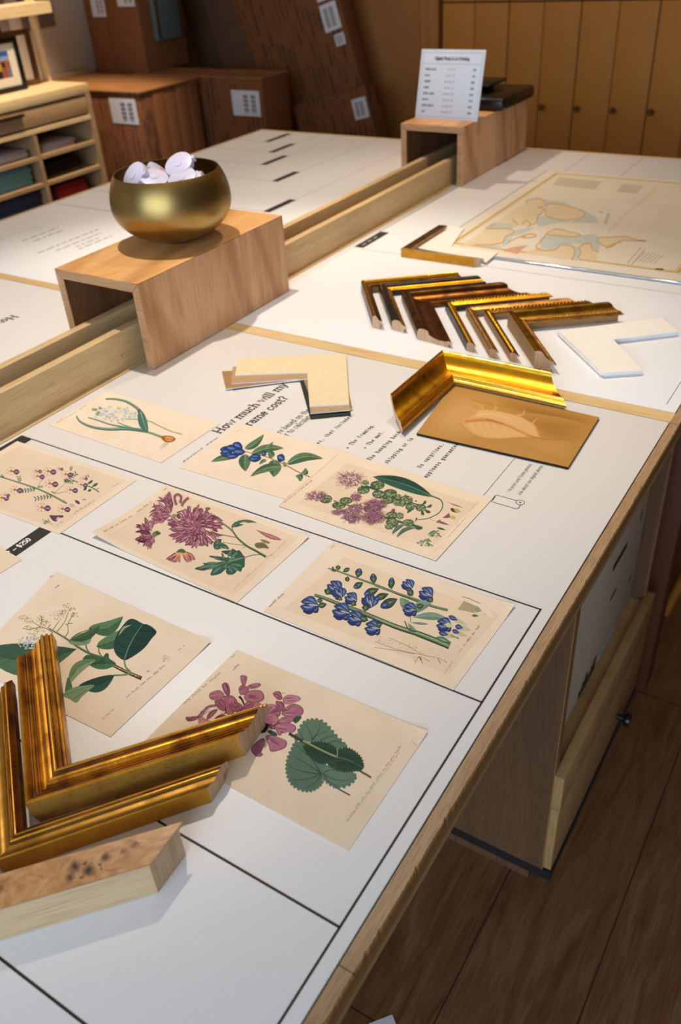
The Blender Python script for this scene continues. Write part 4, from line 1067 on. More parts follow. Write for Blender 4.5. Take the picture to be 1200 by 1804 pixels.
# a pale spiny shell
body = [(436, 408), (458, 440), (500, 470), (560, 490), (640, 493), (720, 487), (790, 488), (824, 496), (800, 470), (740, 430), (660, 400), (560, 384), (480, 392)]
def grow(pts, k, cx=620, cy=440): return [(cx + (x - cx) * k, cy + (y - cy) * k) for x, y in pts]
for k, c in ((1.07, '#bf8d48'), (1.03, '#c69550'), (.99, '#cf9f5c'), (.93, '#d4a663'), (.85, '#d8ab69')): sh.blob(grow(body, k), c)
for i in range(8): x = 462 + i * 20; sh.line([(x, 412), (x + 10, 440), (x + 34, 470)], 5, '#dcb074' if i % 2 else '#d0a05f', 2)
lipu = [(432, 408), (470, 388), (505, 372), (520, 352), (556, 348), (590, 352), (620, 356), (690, 372), (740, 388), (775, 408), (806, 432), (826, 484), (806, 482), (775, 474), (715, 456), (650, 434), (590, 418), (520, 408), (470, 406)]
for pts, w1 in (([(520, 366), (486, 342), (425, 318)], 26), ([(548, 354), (532, 326), (478, 304)], 22), ([(596, 356), (612, 338), (604, 318)], 22), ([(714, 380), (748, 372), (755, 346)], 20), ([(794, 428), (800, 410), (822, 390)], 16), ([(444, 410), (390, 414), (332, 407)], 14)):
    sh.line(pts, w1, '#c5954f', 2.5); sh.line(pts, w1 * .5, '#cf9f5a', 1)
for k, c in ((1.03, '#c99856'), (1.0, '#d3a263'), (.95, '#d9aa6e')): sh.blob(grow(lipu, k, 630, 405), c)
for l, w1, c in (([(440, 408), (520, 398), (590, 404), (670, 426), (740, 456), (822, 490)], 30, '#d49c62'), ([(450, 408), (530, 400), (600, 408), (680, 432), (750, 464), (822, 492)], 18, '#ce9055'), ([(460, 408), (540, 401), (600, 410), (680, 436), (750, 468), (822, 493)], 9, '#c48245'), ([(560, 396), (600, 404), (650, 420)], 7, '#ad6a32')): sh.line(l, w1, c, 3)
sh.line([(600, 376), (680, 392), (760, 424)], 10, '#e0b27c', 3); sh.line([(520, 376), (580, 368), (640, 374)], 9, '#e3b681', 3)
for l, w1, c in (([(760, 478), (850, 494), (960, 500)], 12, '#c38a44'), ([(790, 488), (880, 497), (985, 499)], 5, '#ad6f2f')): sh.line(l, w1, c, 1.5)
sh.line([(490, 300), (600, 322), (700, 338)], 2.5, '#a67c38', 1)
o = sh.done('shell_painting', paint_mat('painted_board', .55, .04, 14)); tag(o, 'small unframed painting of a pale spiny shell on golden brown ground beside the cove corner', 'painting')

# ------------------------------------------------------------------ sea chart in a clear sleeve
def quad(x0, x1, y0, y1): return [(x0, y0), (x1, y0), (x1, y1), (x0, y1)]
def unp(x, y, z):
    v = Vector((x, y, z)) - CAM; c = [sum(M[r][i] * v[i] for i in range(3)) for r in range(3)]
    return (c[0] / c[2] * F_PX + 600, c[1] / c[2] * F_PX + 902)
mx0, mx1, my0, my1 = -.856, -.300, 1.662, 2.372
ZM = T + .0045
sc = Sheet([unp(x, y, ZM) for x, y in quad(mx0, mx1, my0, my1)], .003, .0015, '#e6dac6')
sc.frame(0, 0, 1); sc.step = .000012
def wr(x0, x1, y0, y1, c): sc.poly([unp(x, y, ZM) for x, y in quad(x0, x1, y0, y1)], c)
bx0, bx1, by0, by1 = -.825, -.333, 1.703, 2.352
wr(bx0, bx1, by0, by1, '#c8a24c'); wr(bx0 + .006, bx1 - .006, by0 + .006, by1 - .006, '#e2cfa4'); wr(bx0 + .009, bx1 - .009, by0 + .009, by1 - .009, '#c9a75a'); wr(bx0 + .0105, bx1 - .0105, by0 + .0105, by1 - .0105, '#e5d8c1')
sc.frame(780, 280, 2.857)
OR, LD, BL = '#c9a06c', '#e0cba5', '#c3c6bb'
def land(pts, out=6, blue=11):
    sc.blob([(x, y) for x, y in pts], LD)
    q = sc.smooth(pts, 4, True); rnd = random.Random(len(pts) + int(pts[0][0]))
    q = [(x + rnd.uniform(-3, 3), y + rnd.uniform(-2, 2)) for x, y in q]
    sc.line(q + [q[0]], 4.5, OR, sm=False)
def water(pts): sc.blob(pts, BL)
for w_ in ([(470, 190), (520, 205), (600, 215), (640, 235), (600, 245), (520, 225)], [(690, 250), (730, 270), (780, 300), (770, 325), (700, 320), (640, 322), (690, 290)], [(470, 320), (490, 290), (560, 300), (640, 318), (560, 325), (490, 340)],
           [(215, 345), (260, 320), (330, 325), (380, 335), (330, 352), (240, 355)], [(330, 375), (400, 350), (460, 345), (420, 370), (350, 390)], [(490, 400), (560, 385), (620, 395), (660, 430), (600, 430), (560, 460), (500, 455)],
           [(620, 395), (700, 385), (770, 380), (780, 420), (720, 430), (650, 420)], [(650, 440), (690, 450), (690, 500), (660, 510)], [(310, 385), (350, 380), (330, 430), (300, 430)], [(160, 430), (240, 430), (310, 440), (240, 446)], [(740, 420), (790, 425), (780, 470), (760, 450)]): water(w_)
land([(420, 215), (455, 200), (500, 205), (518, 228), (500, 242), (450, 240)])
land([(520, 232), (560, 228), (620, 235), (660, 245), (705, 262), (712, 285), (690, 300), (640, 308), (590, 305), (550, 295), (520, 285)])
land([(520, 380), (560, 355), (600, 358), (660, 372), (700, 385), (650, 392), (600, 388), (560, 385)])
land([(780, 400), (830, 395), (880, 392), (930, 392), (980, 408), (1025, 414), (960, 412), (900, 412), (870, 430), (840, 445), (800, 430)])
sc.blob([(90, 440), (180, 380), (300, 300), (420, 225), (480, 245), (500, 270), (470, 300), (440, 330), (380, 340), (300, 320), (220, 350), (330, 352), (350, 370), (310, 400), (260, 430), (160, 432)], LD)
for l in ([(480, 245), (510, 255), (480, 290), (468, 320), (430, 340)], [(220, 350), (280, 350), (340, 352), (360, 370), (320, 390), (300, 420), (240, 432), (160, 432)], [(400, 330), (420, 310), (440, 325), (430, 345)], [(350, 300), (365, 318), (380, 330)]): sc.line(l, 6, OR)
sc.blob([(480, 450), (560, 460), (620, 430), (660, 450), (650, 500), (600, 505), (520, 490), (420, 475)], LD); sc.blob([(690, 440), (730, 425), (760, 470), (780, 480), (770, 510), (700, 500)], LD)
for l in ([(470, 455), (520, 462), (570, 455), (600, 432), (650, 440), (665, 470), (650, 510)], [(680, 500), (695, 470), (690, 440), (740, 425), (755, 455), (785, 470)], [(390, 390), (440, 378), (470, 385), (450, 395), (400, 398)], [(520, 380), (500, 410), (470, 440), (500, 460)], [(820, 450), (860, 430), (900, 415)], [(330, 420), (380, 395), (420, 390)]): sc.line(l, 6, OR)
sc.blob([(305, 462), (350, 445), (430, 435), (400, 455), (380, 478), (340, 470)], '#d3a484')
for i in range(7): sc.line([(790 + (i * 37) % 40, 268 + i * 9), (806 + (i * 37) % 40, 270 + i * 9)], 5, '#9aa6a4', sm=False)
def greytext(pts, rows, c='#c2b399'):
    (x0, y0), (x1, y1), (x2, y2) = pts
    for i in range(rows):
        t = i / rows; sc.line([(x0 + (x2 - x0) * t, y0 + (y2 - y0) * t), (x1 + (x2 - x0) * t, y1 + (y2 - y0) * t)], 4.5, c, sm=False)
greytext([(585, 95), (800, 118), (548, 135)], 6); greytext([(905, 128), (1010, 138), (870, 168)], 6); greytext([(1000, 445), (930, 525), (1040, 460)], 2, '#b5a58c'); greytext([(1020, 470), (970, 515), (1130, 485)], 6)
sc.line([(830, 375), (930, 270), (1030, 190), (1075, 140)], 14, '#e2cdb0'); sc.line([(1070, 554), (1112, 556)], 9, '#6b5a34', sm=False)
o = sc.done('sea_chart', paint_mat('chart_paper', .6, .05, 12)); tag(o, 'framed size coastal chart with orange coastlines and yellow border in a clear sleeve', 'map')
bm = bmesh.new(); box(bm, mx0 - .006, mx1 + .006, my0 - .006, my1 + .004, T + .0003, T + .0028, 0, .0008)
obj('backing_board', bm, plain('grey_foam_board', '#8d8f92', .35), o, 40)
def clear():
    m, nt, b = new_mat('clear_film'); b.inputs['Base Color'].default_value = (.95, .96, .98, 1); b.inputs['Roughness'].default_value = .12
    b.inputs['Transmission Weight'].default_value = 1.0; b.inputs['IOR'].default_value = 1.25; return m
bm = bmesh.new()
rings = []
for i in range(60):
    y = my0 - .007 + random.uniform(-.0006, .0006); x = mx0 + (mx1 - mx0) * i / 59
    rings.append([bm.verts.new((x, y + .0026 * math.cos(q * PI / 4), T + .0032 + .0024 * math.sin(q * PI / 4))) for q in range(8)])
for p, q in zip(rings, rings[1:]):
    for j in range(8): bm.faces.new((p[j], p[(j + 1) % 8], q[(j + 1) % 8], q[j]))
obj('sleeve_fold', bm, plain('glossy_film_fold', '#b9bcc0', .12, metal=.6), o, 60)
# cream mat corner inside the thin gold corner, over the chart
pts = [(728, 435), (838, 455.5), (857, 462), (877.5, 444.5), (795, 434), (818, 402), (786, 397)]
matL('mat_corner_sample', pts, .0056, .0014, plain('off_white_mat', '#eae2d3', .85, noise=.01), 'off white mat corner sample tucked inside the thin gold corner at the chart', M_core)

# ------------------------------------------------------------------ console shelf unit at the left wall
cs = thing('console_shelf', 'pale maple console with a drawer row and open pigeonhole shelves at the left wall', 'shelf unit', (-3.0, 1.9, 0))
def K(name, x0, x1, y0, y1, z0, z1, m, bevel=0.0, par=None): return boxo(name, x0 + 3, x1 + 3, y0 - 1.9, y1 - 1.9, z0, z1, m, par or cs, bevel)
M_cons = wood('console_maple', '#e9cb96', '#dcbb84', '#cfae7a', 'Y', rough=.5, coarse=14)
M_consg = wood('console_darker_front', '#b59368', '#a9875c', '#9a7a52', 'Y', rough=.6, coarse=14)  # the console maple in a darker tone, for fronts, sides and shelves
ye = 2.728
K('worktop', -3.735, -3.0, 1.1, ye, .994, 1.031, M_cons, .001)
for (a, b) in ((1.75, 2.07), (2.07, 2.705)):
    d = K('drawer_front', -3.02, -3.004, a + .002, b - .002, .921, .986, M_consg, .001)
    if a > 2: K('drawer_handle', -3.004, -2.985, 2.15, 2.362, .968, .978, M_brass, .002, d)
K('drawer_rail', -3.73, -2.998, 1.1, 2.705, .897, .912, M_cons)
K('side_panel', -3.73, -3.0, 2.705, ye, 0, .994, M_consg)
for y in (2.388, 2.07, 1.75, 1.43, 1.1): K('divider', -3.5, -3.0, y, y + .016, .0, .897, M_consg)
for z in (.798, .696, .594, .492, .39, .1): K('shelf_board', -3.5, -3.002, 1.1, 2.705, z, z + .014, M_consg)
K('back_panel', -3.52, -3.505, 1.1, 2.705, 0, .9, M_oakin)
K('upright_post', -3.255, -3.215, 2.775 - .06, 2.728, 1.031, 1.62, M_cons)
K('upright_post', -3.255, -3.215, 1.2, 1.23, 1.031, 1.62, M_cons)
K('upper_beam', -3.26, -3.12, 1.1, ye, 1.285, 1.325, M_cons)

def stack(n, name, y0, y1, z, th, m, gname, cat, lab, jitter=.006, x0=-3.25, x1=-3.03):
    for i in range(n):
        dx, dy = random.uniform(-jitter, jitter), random.uniform(-jitter, jitter)
        o = boxo(name, x0 + dx, x1 + dx, y0 + dy, y1 + dy, z + i * th, z + (i + 1) * th - .0006, m, None, .0006)
        tag(o, lab, cat, gname)
M_teal = plain('teal_board', '#6f9c93', .7); M_red = plain('red_board', '#9e1a16', .55); M_navy = plain('slate_blue_board', '#3a3f52', .7); M_pw = plain('pinkish_white_paper', '#b9a9a0', .8)
stack(5, 'paper_pad', 2.43, 2.61, .8125, .006, M_pw, 'papers in the top right pigeonhole', 'paper', 'thin whitish paper pad in the top right pigeonhole', .012)
stack(4, 'paper_pad', 2.19, 2.36, .8125, .008, M_pw, 'papers in the top left pigeonhole', 'paper', 'thin whitish paper pad in the pigeonhole left of the top right one')
stack(6, 'folder', 2.10, 2.36, .7105, .0125, M_teal, 'teal folders', 'folder', 'teal folder in the middle pigeonhole stack')
stack(2, 'storage_box', 2.43, 2.60, .7105, .030, M_black, 'black boxes in a pigeonhole', 'box', 'black flat box stacked in the pigeonhole above the red folders')
stack(4, 'folder', 2.46, 2.63, .6085, .0155, M_red, 'red folders', 'folder', 'red folder in the lowest visible pigeonhole')
stack(6, 'folder', 2.10, 2.37, .6085, .0125, M_navy, 'slate blue folders', 'folder', 'slate blue folder in the pigeonhole left of the red ones')
stack(2, 'folder', 2.42, 2.455, .6085, .03, plain('dark_maroon_box', '#3d0f0d', .6), 'maroon boxes', 'box', 'small dark maroon box beside the red folders')

def photo_frame(name, lab, x, y0, y1, z0, z1, fw, th, m, mat=None, pic=None, glass=False):
    t = thing(name, lab, 'picture frame', (x, (y0 + y1) / 2, z0)); cy = (y0 + y1) / 2; h = z1 - z0; hw = (y1 - y0) / 2
    bm = bmesh.new()
    box(bm, 0, th, -hw, -hw + fw, 0, h, 0, .002); box(bm, 0, th, hw - fw, hw, 0, h, 0, .002); box(bm, 0, th, -hw + fw, hw - fw, 0, fw, 0, .002); box(bm, 0, th, -hw + fw, hw - fw, h - fw, h, 0, .002)
    obj('frame', bm, m, t)
    if mat: boxo('mat_board', .002, .006, -hw + fw, hw - fw, fw, h - fw, mat, t)
    if pic:
        iw = (hw - fw) * .55; ih = (h - 2 * fw) * .31; cz = h / 2 + .004
        for (a, b, c, d, col) in ((-iw, iw, .1, ih, '#34519a'), (-iw, iw, -.001, .1, '#8aa0c0'), (-iw, iw, -ih, .02, '#9a5440'), (-iw * .9, -iw * .1, -ih * .5, ih * .05, '#b09a1c'), (-iw * .8, -iw * .1, -ih, -ih * .5, '#1b1620'), (0, iw * .4, -ih * .25, ih * .25, '#1a1214'), (.0, iw * .45, -ih, -ih * .25, '#8c4a34'), (iw * .5, iw, -ih, -ih * .3, '#67698c')):
            pass
        bm = bmesh.new(); mats = []
        def rect(a, b, c, d, col):
            mats.append(plain('photo_' + col[1:], col, .5)); k = len(mats) - 1
            f = bm.faces.new([bm.verts.new((.0062 + k * .00004, y, z)) for y, z in ((a, cz + c), (b, cz + c), (b, cz + d), (a, cz + d))]); f.material_index = k
        rect(-iw, iw, -ih, ih, '#9a5440'); rect(-iw, iw, ih * .62, ih, '#34519a'); rect(-iw, iw, ih * .30, ih * .62, '#8496b4')
        rect(-iw * .75, -iw * .05, -ih * .45, ih * .08, '#a8921c'); rect(-iw * .7, -iw * .1, -ih, -ih * .45, '#1b1620'); rect(.02 * iw, iw * .4, -ih * .2, ih * .2, '#20161a'); rect(0, iw * .5, -ih * .95, -ih * .2, '#8c4a34'); rect(iw * .55, iw, -ih, -ih * .3, '#67698c')
        obj('photograph', bm, mats, t)
    return t
photo_frame('photo_frame', 'black picture frame with white mat and small colour photograph on the console', -3.168, 2.352, 2.548, 1.0313, 1.222, .020, .014, M_black, plain('cream_mat_board', '#d8ccb4', .8), True)
photo_frame('photo_frame', 'brown wooden open picture frame standing behind the black one', -3.225, 2.44, 2.665, 1.0313, 1.236, .020, .016, wood('brown_frame_wood', '#6b3d16', '#553012', '#3c200b', 'Z'), None)
photo_frame('photo_frame', 'tall black narrow frame standing at the back of the console', -3.34, 2.30, 2.62, 1.0313, 1.42, .018, .014, M_black, plain('smoky_picture', '#6d5a4c', .6))
o = boxo('patch', XL + .001, XL + .010, 3.16, 3.36, 1.17, 1.60, plain('grey_patch_tone', '#8b7260', .8)); tag(o, 'plain greyish poster on the white left wall beside the post', 'patch')  # this and the next are plain greyish rectangles set flat on the wall
o = boxo('patch', XL + .001, XL + .010, 2.72, 3.08, 1.17, 1.60, plain('grey_beige_patch_tone', '#93796a', .8)); tag(o, 'plain beige poster on the white left wall seen behind the frames', 'patch')

# ------------------------------------------------------------------ cartons
def carton(name, lab, x0, x1, y0, y1, z0, z1, m=M_cardb, group=None, lid=None, lab_rects=(), cat='cardboard box'):
    t = thing(name, lab, cat, ((x0 + x1) / 2, (y0 + y1) / 2, z0), 0, group); cx, cy = (x0 + x1) / 2, (y0 + y1) / 2
    boxo('carton_body', x0 - cx, x1 - cx, y0 - cy, y1 - cy, 0, z1 - z0, m, t, .003)
    if lid:
        boxo('flap', x0 - cx - .003, x1 - cx + .003, y0 - cy - .005, y1 - cy + .002, z1 - z0 + .0006, z1 - z0 + .006, M_cardl, t)
    for (a, b, c, d) in lab_rects:
        bm = bmesh.new(); box(bm, a - cx, b - cx, y0 - cy - .0018, y0 - cy - .0004, c - z0, d - z0)
        l = obj('shipping_label', bm, M_label, t)
        bm = bmesh.new(); w_ = (b - a); y = y0 - cy - .0022
        for k in range(2):
            xx = a - cx + w_ * (.42 + .27 * k)
            for q in range(9):
                zz = c - z0 + (d - c) * (.12 + q * .085); box(bm, xx, xx + w_ * .17, y, y + .0003, zz, zz + (d - c) * (.03 + .025 * (q % 2)))
        obj('barcode', bm, M_ink, l)
    return t
for i in range(5):
    y0 = 3.012 + i * .079
    carton('carton', ['printed upright carton with a white label, frontmost in the row beside the console', 'second upright carton from the front beside the console', 'third upright carton from the front beside the console', 'fourth upright carton from the front beside the console', 'rearmost upright carton of the row beside the console'][i],
           -3.72, -2.997 + .002 * (i % 2), y0, y0 + .0765, 0, .944, M_cardp if i == 0 else M_cardb, 'upright cartons beside the console', None, [(-3.196, -3.032, .813, .92)] if i == 0 else ())
o = boxo('cardboard_sheet', -3.725, -2.99, 3.004, 3.408, .9445, .950, M_cardl); tag(o, 'loose cardboard sheet lying over the row of upright cartons', 'cardboard sheet')
carton('carton', 'low printed carton with white label and tan lid in front of the leaning ones', -3.45, -2.646, 3.449, 3.66, 0, .943, M_cardp, None, True, [(-2.832, -2.668, .784, .894)])
carton('carton', 'plain carton under the two tall brown cartons', -3.80, -3.465, 3.43, 3.82, 0, .9485, M_cardb)
carton('carton', 'tall plain brown carton at the left with white papers on its front', -3.744, -3.604, 3.483, 3.80, .9495, 1.55, M_cardb, None, None, [(-3.690, -3.585 - .012, 1.195, 1.30)])
carton('carton', 'tall plain brown carton standing right of the other tall one', -3.600, -3.377, 3.483, 3.80, .9495, 1.55, M_cardb, None, None, [(-3.505, -3.392, 1.238, 1.33)])
bm = bmesh.new(); box(bm, -3.374, -3.345, 3.56, 3.74, 1.08, 1.50, 0, .004)
o = obj('plastic_sleeve', bm, plain('clear_bag_with_teal_print', '#5c6a66', .25), None, 40); tag(o, 'clear plastic sleeve with teal printing hanging on the side of the tall carton', 'plastic sleeve')
bm = bmesh.new(); box(bm, -3.343, -3.338, 3.56, 3.575, 1.09, 1.49); obj('bright_edge', bm, M_steel, o)
def leaning(lab, ox, oy, tilt, wdt, hgt, th, m, labs=()):
    t = thing('carton', lab, 'cardboard box', (ox, oy, .002)); t.rotation_euler = (0, -math.radians(tilt), 0)
    boxo('carton_body', 0, wdt, 0, th, 0, hgt, m, t, .003)
    for a, b, c, d in labs:
        bm = bmesh.new(); box(bm, a, b, -.0016, -.0004, c, d); l = obj('shipping_label', bm, M_label, t)
        bm = bmesh.new(); w_ = b - a
        for k in range(2):
            for q in range(8):
                zz = c + (d - c) * (.15 + q * .09); box(bm, a + w_ * (.18 + .34 * k), a + w_ * (.42 + .34 * k), -.0022, -.0018, zz, zz + (d - c) * .045)
        obj('barcode', bm, M_ink, l)
    return t
leaning('large printed carton leaning left against the wall, white labels on its right edge', -2.74, 3.86, 16, .605, 1.9, .10, M_cardp,
        [(.485, .580, .985, 1.10), (.525, .580, .915, .965), (.485, .575, 1.115, 1.25)])
leaning('dark flat carton leaning behind the large printed one at its left', -3.07, 3.97, 14, .62, 1.9, .07, plain('dark_cardboard', '#64422a', .85, noise=.1, nscale=12))
leaning('dark flat carton at the far left of the leaning ones', -3.34, 4.05, 12, .5, 1.9, .06, plain('darker_cardboard', '#583a20', .85, noise=.1, nscale=12))
leaning('small printed flat carton leaning in front of the large one beside the counter end', -2.50, 3.742, 14, .445, .80, .09, M_cardp, [(.345, .425, .665, .755)])

# ------------------------------------------------------------------ botanical prints (flowers drawn on each sheet)
PAPER = '#efdcc4'; PLATE = '#e9d3b7'
MV = ['#7c4453', '#8f5263', '#a56779', '#b67c8b', '#96586b']
MD = '#4e2534'
rnd = random.Random(11)
def sheet(corners, base=PAPER, curl=None, grid=14): return Sheet(corners, .0004, .0003, base, curl, grid=grid)
def wcurl(px, r, h): p = P(*px); return (p.x, p.y, r, h)
def plate_mark(s, corners, inset=.07, c=PLATE):
    cx = sum(p[0] for p in corners) / 4; cy = sum(p[1] for p in corners) / 4
    q = [(cx + (x - cx) * (1 - inset * 2), cy + (y - cy) * (1 - inset * 2)) for x, y in corners]; s.frame(0, 0, 1); n = 24 if s.curl else 1
    def bl(u, v): return tuple((q[0][j] * (1 - u) + q[1][j] * u) * (1 - v) + (q[3][j] * (1 - u) + q[2][j] * u) * v for j in (0, 1))
    for a in range(n):
        for b in range(n):
            s.poly([bl(a / n, b / n), bl((a + 1) / n, b / n), bl((a + 1) / n, (b + 1) / n), bl(a / n, (b + 1) / n)], c, lv=0)
def finish(s, lab):
    o = s.done('botanical_print', M_paint); tag(o, lab, 'print', 'botanical prints on the counter'); return o
def fan(s, cx, cy, a0, a1, r0, r1, n, w, cols=MV, dark=MD, shine='#c793a0', bend=.18, asp=.75):
    items = []
    for i in range(n):
        a = math.radians(rnd.uniform(a0, a1)); r = rnd.uniform(r0, r1); items.append((r, a))
    items.sort(reverse=True)
    for r, a in items:
        st = r * rnd.uniform(.15, .45)
        p = (cx + math.cos(a) * st, cy + math.sin(a) * st * asp); q = (cx + math.cos(a) * r, cy + math.sin(a) * r * asp)
        s.petal(p, q, w * rnd.uniform(.8, 1.2), rnd.choice(cols), rnd.uniform(-bend, bend), dark, shine if rnd.random() < .7 else None)
def chrys_head(s, cx, cy, rx, ry, n, w):
    for k, (f0, f1, m) in enumerate(((.55, 1.06, n), (.32, .78, n), (.12, .5, int(n * .7)), (0, .28, int(n * .35)))):
        for i in range(m):
            a = 2 * PI * (i + rnd.random() * .7) / m
            g0 = f0 * rnd.uniform(.8, 1.1); g1 = f1 * rnd.uniform(.82, 1.08)
            p = (cx + math.cos(a) * rx * g0, cy + math.sin(a) * ry * g0); q = (cx + math.cos(a + .12) * rx * g1, cy + math.sin(a + .12) * ry * g1)
            s.petal(p, q, w * rnd.uniform(.8, 1.25), rnd.choice(MV), rnd.uniform(-.2, .2), MD, '#c48d9c' if rnd.random() < .75 else None)

# 1 chrysanthemum
cs_ = [(293, 853.5), (545, 946.5), (417, 1062), (163, 944.5)]
s = sheet(cs_, curl=[wcurl((163, 944.5), .075, .0065), wcurl((545, 946), .03, .003)], grid=40)
plate_mark(s, cs_, .05)
s.frame(340, 880, 5.714)
for l, w1 in (([(250, 210), (340, 270), (400, 320), (440, 375), (520, 450), (620, 510), (735, 575)], 17), ([(230, 345), (330, 362), (440, 385)], 9), ([(440, 380), (405, 320), (395, 275), (420, 235)], 9), ([(300, 430), (400, 448), (530, 462)], 6),
              ([(520, 585), (600, 560), (690, 555)], 9), ([(150, 110), (150, 150), (200, 190), (250, 215)], 6), ([(250, 390), (270, 360), (340, 365)], 6), ([(500, 490), (530, 470)], 5), ([(80, 440), (120, 425), (200, 400), (250, 350)], 4)):
    s.line(l, w1, '#3a5540'); s.line(l, w1 * .45, '#84986a')
s.line([(440, 380), (540, 465), (640, 520), (735, 578)], 20, '#3f5a40', 26); s.line([(440, 372), (540, 456), (640, 510), (725, 562)], 7, '#8a9f73')
def lobed(s, pts, c='#3f6450', c2='#5b7d66'):
    s.blob(pts, c, 3)
    cx = sum(p[0] for p in pts) / len(pts); cy = sum(p[1] for p in pts) / len(pts)
    for i, (x, y) in enumerate(pts):
        if i % 2 == 0: s.petal((cx * .75 + x * .25, cy * .75 + y * .25), (cx * .12 + x * .88, cy * .12 + y * .88), 26, c2)
lobed(s, [(525, 580), (505, 560), (470, 510), (440, 515), (395, 492), (385, 508), (285, 520), (340, 555), (415, 585), (400, 590), (180, 565), (175, 580), (280, 612), (310, 625), (105, 640), (110, 660), (18, 692), (60, 712), (120, 715), (200, 690), (175, 762), (270, 750), (330, 700), (400, 655), (335, 700), (345, 752), (410, 752), (450, 715), (480, 730), (500, 690), (520, 675), (522, 620)], '#36594a')
s.line([(540, 582), (400, 610), (250, 660), (60, 695)], 6, '#89a184', 2); s.line([(400, 612), (300, 680), (200, 745)], 4, '#89a184', 1); s.line([(470, 595), (420, 660), (370, 735)], 4, '#24402f', 1); s.line([(420, 600), (350, 555), (300, 525)], 4, '#24402f', 1); s.line([(350, 625), (270, 600), (195, 575)], 4, '#24402f', 1)
lobed(s, [(240, 400), (290, 400), (285, 430), (340, 460), (365, 500), (330, 500), (290, 490), (250, 505), (215, 495), (205, 460), (215, 430)], '#365a4b'); s.blob([(155, 400), (180, 410), (215, 430), (180, 440), (160, 430)], '#4b6b55')
s.blob([(385, 275), (420, 230), (500, 205), (580, 208), (645, 235), (600, 232), (560, 235), (510, 228), (470, 245), (510, 252), (450, 275), (410, 280)], '#3d6350', 4)
s.line([(400, 270), (460, 235), (560, 215), (640, 235)], 4, '#88a083', 1)
for c_, r_ in (((150, 92), 26), ((88, 452), 30)):
    s.blob([(c_[0] + r_ * math.cos(a), c_[1] + r_ * .62 * math.sin(a)) for a in [i * PI / 4 for i in range(8)]], '#7d7a4c')
    for i in range(5): s.line([(c_[0] - r_ + i * r_ * .5, c_[1] - 8), (c_[0] - r_ * .8 + i * r_ * .4, c_[1] + 12)], 3, '#4c4a2c')
s.petal((630, 300), (898, 408), 34, '#b06a74', .04, '#8b4a56', '#c78890')
s.blob([(620, 458), (640, 438), (700, 432), (745, 462), (765, 495), (720, 490), (650, 490)], '#77704f'); s.blob([(680, 405), (720, 405), (775, 432), (760, 445), (710, 432)], '#8d7a62')
for i in range(5): s.line([(640 + i * 20, 445), (650 + i * 20, 480)], 4, '#4d4a33')
s.line([(730, 575), (770, 570), (800, 560)], 5, '#d99a92'); s.line([(770, 570), (785, 545)], 4, '#d99a92')
s.script((410, 910), (950, 415), 12, '#b3a48c', 2.0, 3)
s.frame(160, 840, 6)
for cx, cy, a0, a1, r0, r1, n in ((870, 400, 150, 262, 120, 275, 62), (660, 600, 95, 265, 90, 215, 62)):
    fan(s, cx, cy, a0, a1, r0, r1, n, 24, asp=.92, bend=.28)
s.line([(910, 378), (1000, 350), (1045, 345)], 13, '#4b3038', 5)
s.blob([(860, 400), (900, 395), (920, 410), (890, 432)], '#8f9158'); s.blob([(650, 600), (700, 572), (740, 600), (700, 622), (665, 640)], '#6d8352'); s.blob([(690, 580), (738, 600), (700, 618)], '#3f5a3a')
for l in ([(905, 300), (885, 220), (915, 188), (955, 215), (945, 280)], [(960, 310), (990, 260), (1035, 222)]): s.line(l, 26, MD); s.line(l, 18, '#a0606f')
for i in range(17):
    a = math.radians(rnd.uniform(22, 158)); x = math.cos(a) * 185; s.petal((955 + x * .12, 785), (955 + x, 800 + abs(math.sin(a)) * 110 + abs(x) * .12), 24, rnd.choice(['#b06674', '#c07f7c', '#9a5262']), rnd.uniform(-.15, .15), '#63303c', '#dca284')
for i in range(11): s.petal((955 + (i - 5) * 5, 770), (955 + (i - 5) * 16, 845), 9, '#dcae62', 0)
s.blob([(905, 800), (930, 770), (970, 762), (1005, 790), (985, 805), (940, 800)], '#49634a')
s.frame(340, 880, 5.714)
chrys_head(s, 25, 270, 268, 205, 46, 27)
s.frame(160, 840, 6); s.script((150, 610), (460, 405), 15, '#7d6747', 2.6, 4); s.script((490, 380), (650, 262), 15, '#7d6747', 2.6, 5); s.script((770, 150), (810, 120), 12, '#94805f', 2, 6)
finish(s, 'yellowed botanical print of a large mauve chrysanthemum with one lifted corner')

# 2 false indigo with blue pea flowers
ds = [(586.5, 954.5), (907, 1068), (799, 1215.5), (464.5, 1076.5)]
s = sheet(ds, curl=[wcurl((907, 1068), .035, .003)]); plate_mark(s, [(600, 975), (893, 1083), (797, 1195), (488, 1072)], .03)
BLU = ['#2c3c6c', '#34487c', '#26345c', '#40568c']; GRN = '#55694c'
def pea(cx, cy, r, a, s=s):
    ca, sa = math.cos(a), math.sin(a)
    def q(x, y): return (cx + (x * ca - y * sa) * r, cy + (x * sa + y * ca) * r * .85)
    base = q(.95, .15)
    for (tx, ty, w_, c, sh_) in ((-.95, -.55, .50, BLU[1], '#6f80b2'), (-.35, -1.0, .46, BLU[3], '#7886b4'), (-.85, .75, .48, BLU[0], '#6b7cae'), (.2, .95, .42, BLU[2], '#5f70a4'), (-1.08, .08, .56, BLU[1], '#8390bb')):
        s.petal(base, q(tx, ty), r * w_ * 1.15, c, .12 if ty < 0 else -.12, '#1c2748', sh_, peak=.66)
    s.petal(q(.8, .1), q(-.1, .02), r * .16, '#a9aeb0')
